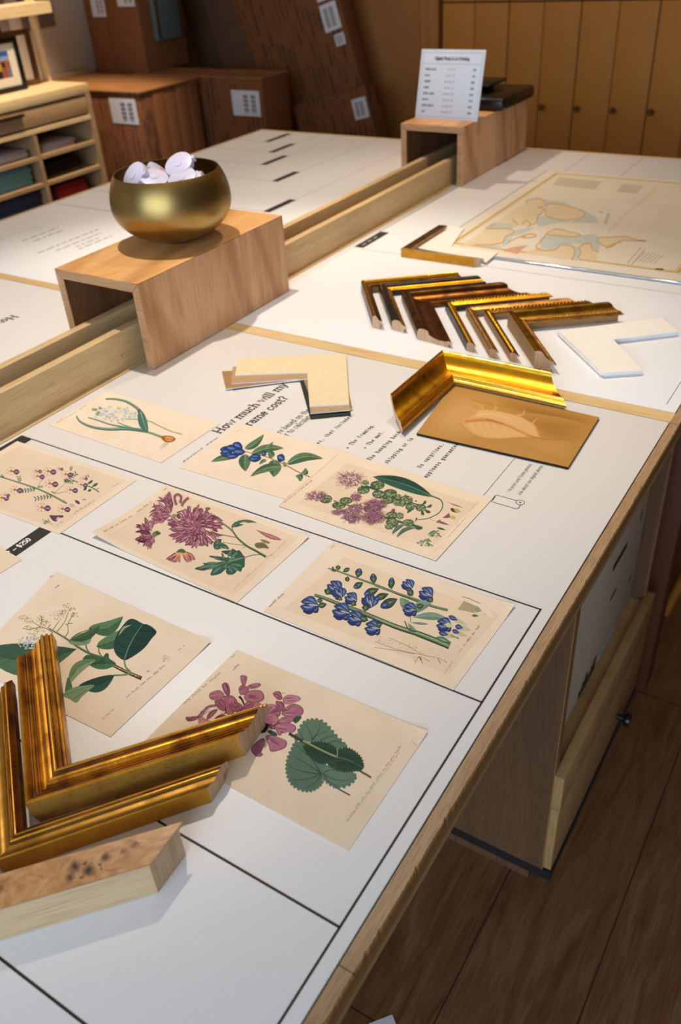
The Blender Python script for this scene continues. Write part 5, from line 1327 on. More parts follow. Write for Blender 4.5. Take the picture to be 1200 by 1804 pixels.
def bud(p, q, w, tip=True, s=s):
    s.petal(p, q, w, '#3f5540', 0, '#2a3c2c', '#6f8566', peak=.55)
    if tip: s.petal((p[0] * .45 + q[0] * .55, p[1] * .45 + q[1] * .55), q, w * .95, '#2f4170', 0, None, '#6678a8', peak=.5)
def stalk(pts, w, s=s, w2=None): s.line(pts, w, '#3c543e', w2); s.line([(x, y - w * .12) for x, y in pts], w * .5, '#7d9170', (w2 or w) * .5)
s.frame(460, 950, 5)
stalk([(590, 256), (660, 275), (850, 345), (1000, 398), (1200, 478), (1400, 552)], 10, w2=24); stalk([(470, 490), (560, 520), (700, 575), (850, 628), (1000, 692), (1200, 775), (1420, 845), (1660, 945)], 26, w2=52)
s.line([(1000, 690), (1200, 770), (1420, 840), (1650, 935)], 6, '#a9b696'); s.line([(480, 500), (700, 590), (1000, 712), (1300, 825), (1650, 965)], 5, '#26382a')
for a, b, w_ in (((615, 272), (670, 275), 20), ((678, 275), (680, 228), 34), ((720, 288), (782, 255), 30), ((765, 325), (755, 375), 34), ((1150, 440), (1140, 370), 40), ((625, 260), (640, 245), 20)): bud(a, b, w_, w_ > 60)
for a, b, w_ in (((848, 340), (872, 255), 50), ((995, 395), (985, 300), 48), ((1145, 440), (1155, 335), 44), ((900, 380), (815, 430), 46), ((1040, 435), (905, 490), 55), ((1125, 482), (1000, 525), 48), ((1200, 530), (1050, 600), 66)): s.line([a, ((a[0] + b[0]) / 2 + 8, (a[1] + b[1]) / 2)], 6, '#6d8062'); bud(a, b, w_)
for cx, cy, r, a in ((650, 425, 72, .5), (690, 470, 62, 1.0), (795, 520, 60, .3), (960, 545, 72, 1.2), (430, 580, 82, -.1), (710, 635, 82, .15), (830, 695, 72, .3), (985, 780, 72, .0)): pea(cx, cy, r, a)
for a, b, w_ in (((575, 490), (600, 440), 54), ((545, 540), (490, 540), 32), ((580, 572), (500, 590), 40), ((800, 590), (818, 550), 50), ((685, 540), (700, 510), 40), ((915, 635), (925, 580), 50), ((945, 715), (870, 690), 46), ((1070, 745), (1010, 760), 40)): bud(a, b, w_, False)
s.frame(660, 980, 4.8)
stalk([(0, 245), (150, 300), (350, 365), (480, 420), (620, 456)], 14, w2=22)
for a, b, w_, be in (((300, 515), (215, 350), 88, .1), ((305, 500), (480, 395), 84, -.12), ((320, 515), (610, 525), 66, -.05), ((300, 560), (462, 575), 22, 0), ((280, 560), (355, 630), 30, .1)): s.leaf(a, b, w_, '#7f9c88', '#6f8d7b', '#b4c4a8', be, 3, .55, 2)
s.line([(215, 400), (300, 510), (300, 555)], 5, '#5d7362'); s.line([(255, 548), (290, 620), (350, 640)], 9, '#3f5840')
bud((195, 360), (60, 425), 60); bud((100, 320), (0, 370), 40); pea(300, 450, 62, 0); bud((420, 415), (350, 430), 34, False)
pea(285, 240, 55, .7); bud((325, 335), (285, 285), 46, False); pea(440, 315, 66, .4); bud((490, 390), (460, 350), 38, False); bud((135, 265), (148, 178), 40)
pea(590, 580, 66, 0); s.petal((660, 600), (600, 570), 40, '#c8cfa0')
for a, b, w_ in (((785, 585), (625, 505), 40), ((715, 690), (540, 645), 42), ((820, 628), (680, 590), 44), ((785, 680), (655, 625), 38)): s.petal(a, b, w_, '#c5c29a'); s.petal(((a[0] + b[0]) / 2, (a[1] + b[1]) / 2), b, w_, '#34497e', 0, None, '#6678a8')
s.petal((655, 735), (520, 685), 34, '#5e7c5e', 0, '#3c5840', '#92aa86'); s.line([(640, 670), (715, 698)], 5, '#4a5c48')
s.poly([(760, 378), (880, 430), (900, 465), (850, 480), (700, 450)], '#bfae8e')
for i in range(8): s.line([(712 + i * 6, 445 - i * 8), (840 + i * 6, 478 - i * 7)], 2.4, '#8d7c64', sm=False)
s.line([(705, 450), (760, 378)], 7, '#c4a54a', sm=False); s.line([(740, 343), (800, 358), (895, 400)], 5, '#6e7c5c'); s.petal((905, 465), (850, 440), 40, '#8ea07c'); s.petal((885, 505), (820, 500), 22, '#5a7056')
for i in range(46):
    x = rnd.uniform(0, 420); y = 690 + x * .30 + rnd.uniform(-30, 22); a = rnd.uniform(0, 6.28); s.line([(x, y), (x + 16 * math.cos(a), y + 12 * math.sin(a))], 2, '#8b7560', sm=False)
for l in ([(0, 720), (200, 790), (420, 838), (520, 858)], [(120, 690), (260, 750), (400, 830)], [(0, 770), (200, 800), (330, 825)], [(340, 850), (345, 905), (370, 850), (410, 910), (380, 850), (470, 890)], [(525, 855), (560, 910), (540, 860), (610, 900), (590, 870)]): s.line(l, 2.6, '#6f5b48')
s.line([(370, 850), (400, 875)], 6, '#4a3a2e'); s.script((720, 815), (890, 590), 14, '#8f7d64', 2, 8); s.script((590, 1000), (665, 895), 11, '#a3937a', 1.6, 9); s.script((930, 500), (1005, 432), 10, '#a3937a', 1.6, 10)
s.frame(460, 950, 5); s.script((75, 600), (220, 468), 18, '#6f5b42', 3, 12); s.script((620, 85), (660, 40), 12, '#94805f', 2, 13)
finish(s, 'botanical print of two green stems with dark blue pea flowers, nearest the counter edge')

# 3 great flowered betony
gs = [(416.5, 1145), (754, 1289.5), (613.5, 1499), (256, 1304)]
s = sheet(gs, '#eedac0', curl=[wcurl((754, 1289), .03, .0015)])
s.frame(480, 1240, 4.286)
def scallop(s, pts, c, r=15):
    s.blob(pts, c, 4); q = s.smooth(pts, 2 if r > 10 else 3, True)
    for x, y in q: s.poly([(x + r * math.cos(a), y + r * math.sin(a)) for a in [i * PI / 3 for i in range(6)]], c)
def vn(s, l, w, c): s.line(l, w, c, w * .3)
s.line([(480, 632), (530, 660), (585, 690)], 11, '#4d4438'); s.line([(650, 500), (745, 555)], 17, '#7a7a58'); s.line([(655, 503), (745, 560)], 6, '#4f4636')
scallop(s, [(375, 530), (375, 590), (340, 630), (290, 655), (230, 652), (170, 625), (130, 580), (112, 520), (110, 460), (122, 400), (150, 340), (180, 290), (260, 300), (330, 380), (390, 450), (500, 500), (600, 520), (625, 560), (580, 610), (500, 632), (440, 610), (395, 570)], '#5d7764')
s.blob([(378, 530), (400, 470), (480, 505), (600, 520), (620, 560), (580, 600), (500, 625), (440, 600), (400, 570)], '#67816c')
scallop(s, [(180, 270), (200, 200), (240, 140), (300, 120), (370, 130), (430, 180), (480, 240), (540, 300), (545, 330), (440, 330), (300, 290)], '#637d67')
for l in ([(370, 525), (300, 480), (220, 430), (150, 390)], [(370, 528), (280, 520), (190, 500), (120, 470)], [(370, 532), (290, 560), (200, 575), (130, 570)], [(372, 535), (330, 590), (250, 640)], [(360, 515), (300, 420), (220, 350), (180, 310)], [(380, 525), (440, 560), (520, 580), (610, 570)], [(385, 520), (440, 500), (500, 510)], [(390, 540), (430, 590), (500, 622)],
          [(300, 280), (290, 230), (250, 160)], [(300, 270), (350, 200), (360, 140)], [(310, 270), (330, 240), (420, 200)], [(360, 280), (420, 250), (470, 240)], [(420, 300), (480, 280), (530, 300)], [(240, 290), (220, 240), (210, 210)]):
    vn(s, l, 7, '#31483c')
for i in range(70):
    x, y = rnd.uniform(130, 360), rnd.uniform(380, 620)
    if (x - 250) ** 2 / 130 ** 2 + (y - 500) ** 2 / 140 ** 2 < 1: s.line([(x, y), (x + rnd.uniform(-16, 16), y + rnd.uniform(-16, 16))], 2, '#435d4d', sm=False)
scallop(s, [(240, 320), (300, 292), (370, 290), (440, 310), (490, 350), (495, 400), (450, 430), (400, 450), (340, 440), (290, 400), (255, 360)], '#2e4a3c', 9)
scallop(s, [(420, 450), (480, 410), (500, 350), (560, 335), (620, 360), (670, 410), (685, 470), (660, 500), (600, 508), (540, 510), (470, 490)], '#33503f', 9)
for i in range(9):
    x = 275 + i * 24; vn(s, [(x + 20, 330 + i * 9), (x - 5, 360 + i * 8), (x - 8, 385 + i * 5)], 6, '#1c3127'); vn(s, [(x + 15, 325 + i * 7), (x + 50, 310 + i * 6)], 6, '#1c3127')
for i in range(8):
    x = 500 + i * 20; vn(s, [(x, 420), (x + 20, 370 + i * 6), (x + 20, 350 + i * 10)], 6, '#1d3328'); vn(s, [(x - 20, 440), (x + 5, 465), (x, 495)], 6, '#1d3328')
vn(s, [(495, 408), (560, 420), (640, 460), (690, 490)], 5, '#7d9270')
s.line([(125, 225), (200, 268), (300, 318), (400, 370), (492, 405)], 22, '#4b3c33', 20); s.line([(230, 278), (320, 325), (420, 374), (488, 402)], 13, '#98a272'); s.line([(488, 405), (492, 370), (490, 340)], 8, '#8d9a6c')
s.script((560, 895), (980, 312), 13, '#94836a', 2, 14); s.script((575, 885), (960, 370), 6, '#a5957c', 1.4, 15); s.line([(1052, 282), (1092, 318)], 3, '#9a8a70')
s.frame(300, 1140, 4.615)
PK = ['#b07084', '#9d5d72', '#c08496', '#a86678']; PD = '#74404f'
def lip(pts, c=None, streaks=4):
    s.blob([(x * 1.0, y) for x, y in pts], PD); cx = sum(p[0] for p in pts) / len(pts); cy = sum(p[1] for p in pts) / len(pts)
    s.blob([(cx + (x - cx) * .93, cy + (y - cy) * .93) for x, y in pts], c or rnd.choice(PK))
    # the fine engraved lines run the long way of the petal, darker at one end
    far = max(((p, q) for p in pts for q in pts), key=lambda t: (t[0][0] - t[1][0]) ** 2 + (t[0][1] - t[1][1]) ** 2)
    (ax, ay), (bx_, by_) = far; L = math.hypot(bx_ - ax, by_ - ay) or 1; ux, uy = (bx_ - ax) / L, (by_ - ay) / L
    wmax = max(abs((x - ax) * -uy + (y - ay) * ux) for x, y in pts)
    for i in range(streaks * 2 + 2):
        o_ = rnd.uniform(-.55, .55) * wmax; t0 = rnd.uniform(.12, .35); t1 = t0 + rnd.uniform(.2, .5)
        k0 = 1 - (2 * t0 - 1) ** 2; k1 = 1 - (2 * min(t1, .9) - 1) ** 2
        mx_, my_ = cx - (ax + bx_) / 2, cy - (ay + by_) / 2
        p0 = (ax + ux * L * t0 - uy * o_ * k0 + mx_ * k0, ay + uy * L * t0 + ux * o_ * k0 + my_ * k0); p1 = (ax + ux * L * min(t1, .9) - uy * o_ * k1 + mx_ * k1, ay + uy * L * min(t1, .9) + ux * o_ * k1 + my_ * k1)
        s.line([p0, p1], 4.2, rnd.choice(['#7c4156', '#8a4c60', '#6b3448', '#d09aaa', '#c88fa0']), 1.2, False)
for l in ([(560, 400), (585, 430), (605, 480)], [(380, 470), (430, 490), (500, 540)], [(760, 640), (800, 660)], [(440, 480), (470, 540), (520, 560)]): s.line(l, 22, '#3d2a30', 10)
for i in range(22): a = rnd.uniform(2.4, 4.4); s.line([(560 - i * 6, 470 + i * 4), (560 - i * 6 + 34 * math.cos(a), 470 + i * 4 + 28 * math.sin(a))], 5, '#2f2a26', 1, False)
lip([(125, 580), (140, 565), (200, 568), (240, 548), (250, 560), (215, 590), (150, 606)], '#8c4d62'); lip([(225, 560), (260, 520), (300, 480), (370, 465), (390, 480), (320, 492), (290, 520), (265, 560), (245, 590)], '#9b5f76')
lip([(230, 575), (260, 570), (300, 590), (335, 615), (320, 650), (270, 660), (235, 630)]); lip([(300, 560), (330, 520), (385, 505), (370, 535), (330, 575), (300, 590)], '#8f5268')
lip([(345, 620), (370, 570), (420, 545), (440, 560), (390, 600), (370, 625)], '#7c4156'); lip([(420, 560), (470, 560), (500, 575), (450, 610), (400, 625)], '#945468')
lip([(315, 400), (330, 370), (390, 350), (430, 370), (440, 410), (400, 430), (340, 430)]); lip([(395, 440), (440, 400), (500, 395), (540, 430), (545, 470), (520, 530), (480, 555), (455, 530), (450, 490)]); lip([(420, 310), (440, 290), (470, 300), (485, 350), (480, 390), (450, 385), (430, 350)], '#8a5270')
lip([(540, 510), (580, 485), (640, 495), (650, 530), (600, 560), (545, 555)], '#84465c'); lip([(625, 470), (670, 445), (720, 450), (750, 480), (720, 520), (650, 515)], '#b87a8e')
lip([(555, 340), (580, 310), (620, 320), (640, 350), (610, 385), (570, 385)]); lip([(570, 240), (590, 228), (625, 240), (620, 280), (605, 320), (580, 300)], '#a4647a'); lip([(620, 325), (660, 300), (720, 292), (738, 310), (700, 335), (640, 340)])
lip([(600, 400), (650, 355), (735, 355), (765, 405), (740, 440), (670, 450), (620, 440)], '#b67488', 7)
lip([(770, 500), (800, 465), (850, 470), (860, 510), (830, 560), (780, 550)]); lip([(835, 375), (870, 358), (900, 370), (912, 420), (880, 430), (850, 405)]); lip([(915, 420), (960, 388), (1030, 395), (1062, 420), (1030, 445), (940, 465)])
lip([(905, 540), (940, 490), (1000, 460), (1060, 480), (1085, 520), (1060, 560), (990, 565), (930, 560)], '#ab6b80', 6); lip([(860, 470), (900, 440), (930, 470), (920, 520), (880, 510)], '#8e5068')
s.blob([(990, 580), (1050, 560), (1068, 575), (1020, 620)], '#3b5545')
for l_ in ([(360, 440), (420, 430), (450, 470), (440, 520), (390, 500)], [(600, 470), (640, 440), (680, 470), (640, 510), (600, 500)], [(820, 520), (870, 500), (900, 540), (860, 580), (810, 560)], [(480, 470), (540, 450), (590, 480), (560, 520), (500, 520)], [(700, 500), (760, 480), (800, 520), (760, 560), (700, 540)], [(860, 440), (900, 450), (930, 500), (890, 530), (860, 500)], [(800, 600), (860, 590), (900, 640), (850, 670), (800, 650)]): lip(l_, '#9a5a70', 4)
lip([(755, 590), (790, 545), (840, 540), (878, 575), (870, 620), (830, 640), (780, 620)], '#b87b8d', 6); lip([(875, 600), (930, 565), (1000, 570), (1000, 600), (940, 625), (890, 620)]); lip([(850, 640), (900, 620), (970, 620), (1022, 650), (1000, 695), (930, 690), (890, 720), (865, 690)], '#b4758a', 7)
s.blob([(790, 680), (850, 690), (870, 720), (820, 715)], '#395445'); s.blob([(755, 620), (800, 630), (780, 690), (735, 700), (745, 660)], '#2a1f22')
lip([(655, 830), (700, 770), (760, 740), (770, 790), (740, 850), (755, 870), (735, 890), (690, 885)], '#a05f74', 5); lip([(775, 730), (830, 720), (900, 745), (945, 770), (940, 810), (900, 835), (820, 850), (800, 800)], '#b37288', 7)
for l in ([(900, 395), (920, 370), (940, 380)], [(930, 490), (960, 500)], [(780, 800), (765, 825)], [(640, 352), (650, 360)], [(850, 600), (870, 590)], [(425, 425), (432, 410)]): s.line(l, 6, '#c7b04a', 3)
s.script((110, 468), (440, 190), 20, '#94805f', 2.6, 16); s.script((515, 190), (570, 140), 18, '#6f5f48', 2.8, 17); s.script((500, 90), (535, 62), 14, '#94805f', 2.2, 18)
finish(s, 'botanical print of pink purple betony with broad scalloped green leaves, under the gold frame tip')

# 4 viburnum with large green leaves, under the ornate frame
vs_ = [(98.5, 1008), (372, 1131), (194.5, 1298), (-60, 1170)]
s = sheet(vs_, '#eedbc2', curl=[wcurl((372, 1131), .03, .002)])
s.frame(0, 1000, 6); LV = dict(c='#4f7355', c2='#3f634a', vein='#86a07b')
s.leaf((810, 860), (-200, 890), 350, '#4c6e52', '#3a5a47', '#2b4435', -.10, 7, .55, 5)
s.frame(100, 1030, 4.286)
s.line([(-60, 330), (60, 400), (160, 470), (250, 520), (340, 550)], 13, '#55684a', 22); s.line([(-60, 326), (60, 396), (160, 464), (250, 512), (340, 540)], 5, '#94a57c')
s.line([(340, 550), (440, 615), (540, 665), (640, 708)], 24, '#4f3f30', 30); s.line([(430, 612), (540, 660), (625, 698)], 7, '#b39a78')
s.line([(250, 520), (222, 470), (225, 380)], 12, '#6d8560'); s.line([(345, 548), (320, 510), (318, 470)], 11, '#6d8560'); s.line([(510, 560), (520, 620), (555, 660), (520, 680), (430, 685)], 13, '#6f8763'); s.line([(340, 565), (260, 560), (200, 590)], 9, '#7b9070')
s.leaf((222, 470), (180, 355), 0.1, veins=0); s.blob([(92, 425), (150, 375), (265, 360), (262, 410), (235, 450), (160, 460), (110, 450)], '#7d9a74'); s.line([(230, 440), (180, 430), (110, 420)], 4, '#4a6a4c'); s.line([(95, 430), (150, 375), (230, 345), (330, 310), (500, 242)], 5, '#22382c')
s.leaf((240, 330), (502, 242), 110, '#5f8560', '#456a4d', '#2b4435', .17, 5, .45, 3); s.leaf((100, 420), (330, 310), 62, '#48694c', '#3b5c45', '#2b4435', .1, 2, .5, 2)
s.leaf((300, 470), (560, 308), 108, '#5d7f5a', '#45684c', '#2b4435', .10, 4, .42, 3)
s.blob([(510, 570), (450, 530), (430, 470), (445, 400), (490, 320), (560, 258), (650, 295), (752, 350), (715, 410), (660, 480), (580, 540)], '#24463e', 5); s.blob([(514, 566), (560, 440), (650, 300), (752, 350), (712, 410), (655, 480), (580, 538)], '#1d3d37', 4)
for a, b in (((540, 480), (450, 440)), ((575, 420), (480, 360)), ((610, 360), (540, 290)), ((550, 470), (660, 470)), ((590, 400), (720, 400)), ((625, 340), (740, 352)), ((525, 520), (460, 510))): s.line([a, ((a[0] + b[0]) / 2, (a[1] + b[1]) / 2 + 8), b], 4, '#142b27')
s.line([(512, 565), (545, 470), (600, 370), (650, 300)], 6, '#7fa084', 3); s.blob([(470, 380), (500, 320), (565, 305), (520, 330), (480, 375)], '#86a37a')
s.leaf((450, 600), (250, 610), 90, '#4d7253', '#36583f', '#22382c', .05, 6, .5, 4); s.blob([(350, 560), (370, 520), (392, 525), (398, 560), (440, 590), (380, 600)], '#3b5f46'); s.blob([(190, 580), (230, 530), (330, 560), (300, 590), (230, 580)], '#3f6149')
s.leaf((300, 565), (85, 760), 80, '#84a07a', '#6d8c66', '#3f5f46', .16, 5, .5, 3); s.blob([(62, 800), (85, 700), (118, 770), (100, 800), (75, 806)], '#4f7354')
s.leaf((435, 685), (165, 765), 110, '#2f574a', '#24473c', '#16302a', -.12, 5, .5, 4); s.blob([(40, 835), (120, 780), (200, 765), (285, 760), (230, 810), (185, 850), (148, 890), (90, 860)], '#7e9b74'); s.line([(50, 838), (150, 800), (270, 765)], 4, '#4f7052'); s.line([(120, 870), (180, 830), (220, 800)], 4, '#35513f')
for i in range(10): s.line([(80 + i * 16, 830 - i * 5), (105 + i * 14, 860 - i * 6)], 2.5, '#56775a', sm=False)
for p_ in ((560, 678), (590, 690), (470, 632)): s.line([p_, (p_[0] + 10, p_[1] + 4)], 4, '#d6c7a6', sm=False)
s.script((530, 855), (820, 610), 12, '#8f7d64', 2.2, 21); s.script((345, 1020), (440, 938), 10, '#9c8b70', 2, 22); s.script((920, 500), (975, 455), 10, '#9c8b70', 2, 23)
for cx, cy, n_ in ((815, 555, 40), (690, 650, 14)):
    for i in range(n_): a = rnd.uniform(0, 6.28); r = rnd.uniform(5, n_); s.line([(cx + r * math.cos(a), cy + r * .7 * math.sin(a)), (cx + r * math.cos(a) + 6, cy + r * .7 * math.sin(a) + 5)], 1.8, '#a3927a', sm=False)
s.frame(0, 1000, 6)
for l in ([(550, 670), (600, 600), (630, 560)], [(590, 690), (650, 620), (700, 540), (720, 470)], [(680, 740), (720, 680), (720, 590), (780, 490)], [(560, 690), (480, 640), (420, 620), (340, 570)], [(430, 610), (440, 560), (430, 520)], [(500, 640), (540, 600)], [(420, 625), (340, 650), (270, 650)], [(720, 600), (690, 600)], [(725, 590), (770, 590)]): s.line(l, 10, '#8b8a5e', 6)
for cx, cy, rx, ry, n_ in ((705, 400, 40, 28, 34), (610, 500, 80, 55, 80), (690, 480, 60, 45, 50), (790, 500, 40, 30, 36), (760, 440, 45, 20, 26), (250, 530, 50, 34, 44), (310, 560, 50, 32, 40), (430, 540, 50, 38, 48), (480, 590, 60, 32, 44), (300, 640, 60, 24, 40), (420, 660, 60, 30, 44), (350, 690, 60, 22, 30)):
    for i in range(n_):
        a = rnd.uniform(0, 6.28); r = rnd.random() ** .5; x, y = cx + rx * r * math.cos(a), cy + ry * r * math.sin(a); k = rnd.uniform(2.5, 6)
        s.poly([(x - k, y), (x, y - k), (x + k, y), (x, y + k)], rnd.choice(['#a89a5f', '#8b7f4a', '#c7bd8c', '#b2ab84', '#97905c', '#77704a']))
for i in range(150):
    a = rnd.uniform(0, 6.28); r = rnd.random() ** .5; x, y = 320 + 130 * r * math.cos(a), 790 + 75 * r * math.sin(a); k = rnd.uniform(5, 12)
    s.poly([(x - k, y), (x - 2, y - k), (x + k, y - 2), (x + 2, y + k)], rnd.choice(['#b9c4d2', '#93a9c2', '#d6d8cc', '#c7c79a', '#b6bd92', '#8aa0b6']))
s.script((530, 105), (575, 85), 12, '#94805f', 2.2, 24); s.script((585, 215), (630, 190), 13, '#4a4034', 3, 25)
finish(s, 'botanical print of green leaves and pale blossom clusters, partly under the ornate frame')

# 5 pale pink butterfly flower print at the left edge
zs = [(30, 777), (240, 846), (104, 941), (-110, 862)]
s = sheet(zs); plate_mark(s, zs, .05)
s.frame(0, 770, 5)
stalk([(-60, 330), (45, 362), (180, 405), (330, 455), (460, 515), (590, 585)], 9, s, 16)
s.line([(330, 455), (350, 400), (380, 370)], 4, '#7b8a6c'); s.line([(490, 500), (580, 480), (660, 470)], 4, '#7b8a6c'); s.line([(480, 495), (540, 440), (590, 400), (640, 380)], 4, '#7b8a6c'); s.line([(640, 380), (740, 420), (800, 440), (875, 485)], 9, '#3a5f48')
def fern(a, b, n_, w_, c='#335a45'):
    s.line([a, b], 5, c, 3)
    for i in range(n_):
        t = (i + .6) / n_; x, y = a[0] + (b[0] - a[0]) * t, a[1] + (b[1] - a[1]) * t; dx, dy = b[0] - a[0], b[1] - a[1]; d = math.hypot(dx, dy)
        for sg_ in (-1, 1): s.petal((x, y), (x + dx / d * w_ * .7 - sg_ * dy / d * w_, y + dy / d * w_ * .7 + sg_ * dx / d * w_ * .8), w_ * .42, c)
for f in (((320, 455), (200, 475), 5, 26), ((470, 515), (310, 545), 6, 26), ((180, 400), (165, 350), 3, 20), ((40, 360), (10, 340), 3, 16), ((330, 440), (375, 435), 3, 14), ((560, 400), (670, 320), 6, 24), ((620, 300), (630, 262), 3, 14), ((560, 380), (640, 400), 5, 20), ((700, 370), (780, 340), 4, 16), ((450, 480), (485, 495), 3, 12)): fern(*f)
for a, b, w_ in (((765, 420), (820, 380), 22), ((805, 442), (865, 405), 22), ((740, 455), (765, 430), 24), ((770, 480), (805, 462), 22), ((730, 470), (765, 450), 20)): s.petal(a, b, w_, '#2f5a47')
s.line([(850, 460), (872, 450)], 5, '#335a45')
def orch(cx, cy, k=1.0, fl=1):
    for ax, ay in ((-48, 6), (-30, -28), (8, -34), (34, -20), (-22, 28), (14, 34)):
        s.petal((cx, cy), (cx + ax * k, cy + ay * k), 26 * k, '#e8c9b6', 0, '#c58f86', '#f2ddcb')
    s.petal((cx + 8 * k, cy + 4 * k), (cx + 66 * k * fl, cy + 8 * k), 34 * k, '#6d4763', 0, '#43293c', '#a78aa0'); s.blob([(cx - 14 * k, cy), (cx, cy - 12 * k), (cx + 14 * k, cy), (cx, cy + 10 * k)], '#b9931c'); s.line([(cx - 5, cy - 3), (cx + 6, cy + 4)], 4 * k, '#5a3a14', sm=False)
for c_ in ((100, 300, 1.1), (318, 300, .8), (330, 345, 1), (425, 302, 1.1), (578, 328, 1), (440, 410, 1.15), (130, 465, 1.1), (15, 535, 1), (620, 465, 1.05), (715, 420, .9), (370, 620, 1.2), (550, 632, 1.1), (735, 365, .6), (520, 280, .6), (45, 510, .7)): orch(*c_)
s.blob([(435, 690), (480, 690), (555, 690), (550, 710), (510, 712), (500, 742), (465, 735)], '#66405a'); s.petal((490, 735), (520, 700), 14, '#c9b3bd'); s.petal((655, 552), (705, 590), 26, '#5d3a52'); s.petal((720, 550), (760, 552), 14, '#a98692')
fern((380, 765), (430, 735), 3, 18); s.line([(370, 725), (420, 750), (465, 770)], 4, '#52705a'); s.petal((600, 590), (660, 610), 22, '#d8b4a4', 0, '#b58a84')
s.script((650, 680), (830, 560), 9, '#8f7d64', 2, 31); s.script((500, 780), (570, 735), 8, '#a3937a', 1.6, 32); s.script((980, 440), (1050, 410), 8, '#a3937a', 1.6, 33)
finish(s, 'botanical print of many small pale pink and purple flowers at the left edge')

# 6 white hyacinth with bulb
hs = [(190, 689.5), (388, 746), (284, 815), (86.5, 748.5)]
s = sheet(hs, '#f1dfc6'); s.frame(80, 680, 3.871)
s.line([(540, 225), (690, 235), (780, 275), (860, 310), (935, 330)], 7, '#93a06a'); s.line([(490, 248), (560, 275), (640, 300), (720, 322), (810, 355)], 7, '#7f9a72', 18)
for pts, w1 in (([(212, 205), (240, 245), (320, 280), (430, 295), (560, 292), (700, 308)], 22), ([(290, 215), (360, 235), (440, 262), (540, 280), (690, 302)], 11), ([(410, 88), (480, 90), (560, 110), (640, 165), (680, 230), (690, 305)], 22)):
    s.line(pts, w1 * .5, '#3f6656', w1 * 1.2); s.line([(x, y - 3) for x, y in pts], w1 * .25, '#7ea08a', w1 * .6)
s.blob([(628, 170), (645, 160), (675, 200), (688, 250), (700, 310), (650, 285), (632, 240)], '#47705f'); s.line([(650, 175), (662, 220), (690, 300)], 8, '#92b09a', 3)
s.blob([(790, 345), (830, 338), (870, 345), (888, 362), (870, 380), (830, 385), (800, 370)], '#a85a20'); s.blob([(810, 352), (840, 345), (872, 355), (865, 372), (830, 374)], '#dd9a54'); s.line([(800, 350), (830, 362), (880, 362)], 3, '#7c3e14')
for i in range(7): s.line([(845 - i * 4, 384), (835 - i * 9, 400 + i * 3), (815 - i * 5, 415 + i * 5)], 2, '#c4ab82')
for i in range(95):
    a = rnd.uniform(0, 6.28); r = rnd.random() ** .5; x, y = 480 + 140 * r * math.cos(a), 190 + 48 * r * math.sin(a) + (rnd.random() - .5) * 8; b_ = rnd.uniform(0, 6.28)
    s.petal((x, y), (x + 26 * math.cos(b_), y + 17 * math.sin(b_)), 11, rnd.choice(['#dfe3e0', '#c3ced2', '#e9e8df', '#b2c0c6']), .1, '#8b9ba4')
for i in range(12): x, y = rnd.uniform(390, 590), rnd.uniform(160, 225); s.poly([(x - 3, y), (x, y - 3), (x + 3, y), (x, y + 3)], '#c8a84a')
for x, y in ((340, 160), (360, 180), (325, 160), (370, 150), (350, 190)): s.petal((x + 20, y + 6), (x - 10, y - 2), 15, '#8ea08c', 0, '#63796a')
s.blob([(485, 152), (500, 144), (518, 150), (500, 160)], '#dcb84e')
s.script((70, 255), (220, 175), 6, '#b29e7c', 1.6, 41); s.script((230, 165), (280, 130), 6, '#b29e7c', 1.6, 42)
finish(s, 'botanical print of a white hyacinth with its orange brown bulb, nearest the trough')

# 7 blue gentian
es = [(423, 745.5), (615, 797), (519, 884), (315, 823.5)]
s = sheet(es, '#f1dfc6', grid=8); s.frame(310, 730, 4)
s.line([(490, 262), (560, 280), (640, 300), (760, 350), (860, 405), (945, 442)], 6, '#a86b5c', 8)
GL2 = dict(c='#5d7c5a', c2='#456547', vein='#9db08a')
for a, b, w_, be in (((485, 245), (622, 140), 52, .08), ((530, 280), (762, 238), 60, -.08), ((490, 280), (490, 402), 85, .05), ((410, 300), (245, 335), 44, .06), ((640, 230), (686, 192), 22, .1), ((690, 320), (690, 442), 95, -.05), ((750, 368), (522, 440), 56, .1), ((780, 350), (1040, 312), 66, -.12), ((640, 320), (585, 355), 24, .1), ((690, 300), (650, 262), 50, 0), ((890, 420), (915, 376), 42, .3), ((885, 470), (842, 432), 46, .3)):
    s.leaf(a, b, w_, bend=be, veins=2, vw=3.2, **GL2)
def blu(a, b, w_): s.petal(a, b, w_, '#24407c', 0, '#14244c', '#5d80bc', peak=.5)
for a, b, w_ in (((472, 238), (398, 205), 44), ((400, 250), (308, 248), 40), ((440, 245), (345, 235), 42), ((410, 285), (308, 272), 40), ((445, 292), (350, 298), 32), ((492, 265), (395, 262), 42), ((605, 308), (508, 314), 40), ((600, 295), (520, 296), 26), ((640, 285), (600, 270), 26), ((768, 322), (712, 292), 46), ((380, 262), (320, 262), 34)): blu(a, b, w_)
s.blob([(755, 335), (775, 340), (782, 365), (760, 370)], '#7d9268')
s.script((50, 338), (200, 230), 7, '#a9906c', 2, 45); s.script((215, 218), (300, 160), 7, '#a9906c', 2, 46); s.line([(420, 125), (460, 103)], 2, '#b6a483'); s.line([(785, 585), (960, 465), (1140, 290)], 3, '#c8ad80', sm=False)
finish(s, 'botanical print of a dark blue gentian sprig, its corner under the tufted flower print')

